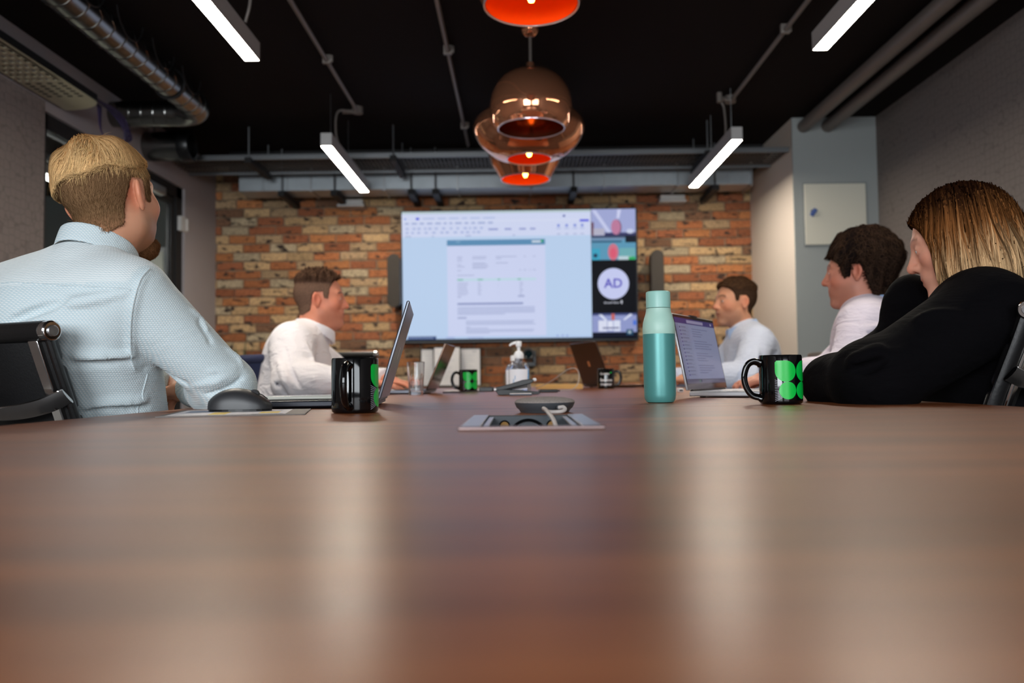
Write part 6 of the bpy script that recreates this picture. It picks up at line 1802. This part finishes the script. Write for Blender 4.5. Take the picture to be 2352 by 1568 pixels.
P4 = dict(label='person with thick dark wavy hair in a pale shirt with blue collar',
    J=dict(head=(1.172, 2.74, 1.142), haz=147, hp=3, az=150, nec=(1.195, 2.735, 1.012), che=(1.20, 2.72, .872), pel=(1.27, 2.69, .55),
           rs=(1.275, 2.875, .945), ls=(1.115, 2.575, .945), re=(1.16, 3.02, .79), rw=(.93, 2.98, .785), le=(1.005, 2.43, .785), lw=(.865, 2.585, .785)),
    hands=[dict(arm='r', w=(.93, 2.98, .785), d=(-.9, -.3, -.1), n=(0, 0, -1), side=1, curl=.3), dict(arm='l', w=(.865, 2.585, .785), d=(-.75, .6, -.12), n=(0, 0, -1), side=-1, curl=.3)],
    skin=(192, 130, 108), browcol=(40, 32, 30), stubble=.22, haircap=(44, 36, 34), scalp=hl4, shirt=MT['shirt_pink'], inf=.018, slv=.007, sstep=.0065,
    collar=[((.004, 0, -.004), .070, .072, .042, .046, 14, 16, MT['collar_blue'], 148)],
    folds=[([(1985, 760), (2020, 750), (2050, 738)], 2.65, .008, 1), ([(1985, 772), (2020, 764), (2052, 752)], 2.65, .007, -1), ([(1988, 788), (2022, 780), (2052, 768)], 2.65, .008, 1), ([(1990, 800), (2020, 793), (2048, 784)], 2.65, .007, -1),
           ([(1880, 850), (1900, 858), (1930, 862)], 2.45, .008, 1), ([(1870, 868), (1895, 874), (1925, 876)], 2.45, .008, -1), ([(1978, 735), (1985, 770), (1985, 815), (1990, 850)], 2.6, .006, 1)],
    hair=[dict(name='hair', fn=hair4, capcol=flat_col((24, 18, 17)), strands=[dict(n=5200, dirfn=dir4, length=const(.045), segs=7, width=.0016, lift=const(.007), sel=lambda V: V[:, 2] > -.11, colfn=strand_cols((22, 16, 15), (66, 49, 38), .35), seed=31, jit=.4)])])
build_person(P4)

# --- woman in black
HR5 = frame_from(147, 17, 4); dn5 = HR5.T @ np.array([0, 0, -1.0])
def hair5(X, Y, Z, dh):
    cap = np.maximum(dh - .0145, .02 - Z + 0 * X + 0 * Y)
    bell = f_ell(X, Y + 0 * X, Z, (0, -.020, -.020), (.098, .112, .130))
    bell2 = f_ell(X, Y, Z, (0, -.026, -.095), (.106, .100, .075))
    b = smin(bell, bell2, .05)
    ang = np.arctan2(X, Y + .02)
    b = b + (.0030 * np.sin(ang * 19 + Z * 7) + .0016 * np.sin(ang * 43 + Z * 12)) * sst(.07, -.03, Z + 0 * X + 0 * Y)
    b = np.maximum(b, -.148 - Z + .12 * np.clip(Y + 0 * X, 0, .1) + 0 * X)
    d = smin(cap, b, .03)
    return smax(d, (Y - np.interp(Z, *yl5)) * .9 + 0 * X, .007)
yl5 = ([-.16, -.11, -.06, -.01, .03, .055, .075, .095], [.050, .062, .058, .052, .056, .066, .080, .095])
def sel5(V): return (V[:, 2] > -.125) & (V[:, 1] < np.interp(V[:, 2], *yl5) - .003)
def dir5(P, root, t):
    out = np.stack([np.sign(root[:, 0] + .012) * .9, -.12 + 0 * P[:, 0], 0 * P[:, 0]], 1)
    w = np.clip((P[:, 2] - .02) / .09, 0, 1)[:, None] * (1 - t * .6)
    cl = np.sin(np.arctan2(root[:, 0], root[:, 1] + .02) * 19)[:, None] * .10
    return out * w + dn5 * (1.15 - .55 * w) + np.array([0, .12, 0]) * np.clip(root[:, 1:2] / .05, -1, 1) * (1 - w) + np.array([0, 1, 0]) * cl * t
def tone5(root, rg):
    a = np.arctan2(root[:, 0], root[:, 1] + .02)
    return np.clip(.82 + .46 * np.sin(a * 17 + .6) + .30 * np.sin(a * 37 + 2) + .22 * np.sin(a * 7) + rg.normal(0, .10, len(root)), .14, 1.9)
def col5(root, rg, tt, pts):
    n = len(root)
    t = np.clip((.088 - pts[:, :, 2]) / .19 + rg.normal(0, .10, n)[:, None], 0, 1)
    a, g_, b = np.array(lin((34, 18, 10))), np.array(lin((124, 78, 42))), np.array(lin((196, 160, 118)))
    u = np.clip(t * 2, 0, 1)[..., None]; v = np.clip(t * 2 - 1, 0, 1)[..., None]
    return ((a * (1 - u) + g_ * u) * (1 - v) + b * v) * tone5(root, rg)[:, None, None]
col5.pts = True
def cap5(V):
    t = np.clip((.09 - V[:, 2]) / .2, 0, 1)[:, None]
    return mix(np.array(lin((36, 19, 10))), np.array(lin((78, 50, 28))), t)
P5 = dict(label='person in a black jacket with long brown to blond hair, chin on sleeve',
    J=dict(head=(.982, 1.765, 1.083), haz=147, hp=17, hr=4, az=144, nec=(1.022, 1.742, .965), che=(1.000, 1.725, .835), pel=(1.09, 1.75, .54),
           rs=(1.055, 1.885, .905), ls=(.925, 1.580, .915), re=(.875, 1.99, .785), rw=(.935, 1.935, .893), le=(.690, 1.525, .787), lw=(.668, 1.625, .787), w=.98, armw=1.05, thigh=.36),
    hands=[dict(arm='r', w=(.935, 1.935, .893), d=(.12, -.18, 1), n=(-.2, .6, -.2), side=1, curl=1.0, sc=.70), dict(arm='l', w=(.668, 1.625, .785), d=(-.1, 1, -.12), n=(0, 0, -1), side=-1, curl=.5, sc=.92)],
    skin=(216, 158, 134), browcol=(70, 46, 32), browamt=.5, haircap=(60, 38, 24), scalp=None, neckr=.050, hscale=.97, hpar=dict(jaw=.94, nose=1.0), shirt=MT['blazer'], topname='jacket', inf=.020, slv=.008, sstep=.0062, hairstep=.0028, coverhand='rl',
    collar=[((.006, -.006, -.012), .078, .082, .030, .050, 22, 20, MT['blazer'], 155)],
    folds=[([(1955, 832), (1985, 826), (2020, 800)], 1.5, .012, 1), ([(1960, 850), (1990, 845), (2030, 830)], 1.5, .010, -1), ([(2105, 735), (2150, 722), (2210, 722)], 1.6, .008, 1)],
    hair=[dict(name='hair', fn=hair5, capcol=cap5, strands=[dict(n=8500, dirfn=dir5, length=lambda P: np.clip(.06 + (P[:, 2] + .13) * .85, .03, .24), segs=12, width=.0028, lift=const(.0055), sel=sel5, colfn=col5, seed=41, jit=.02),
          dict(n=220, dirfn=dir5, length=const(.09), segs=9, width=.0006, lift=const(.012), sel=lambda V: V[:, 2] > .02, colfn=col5, seed=42, jit=.25)])])
build_person(P5)
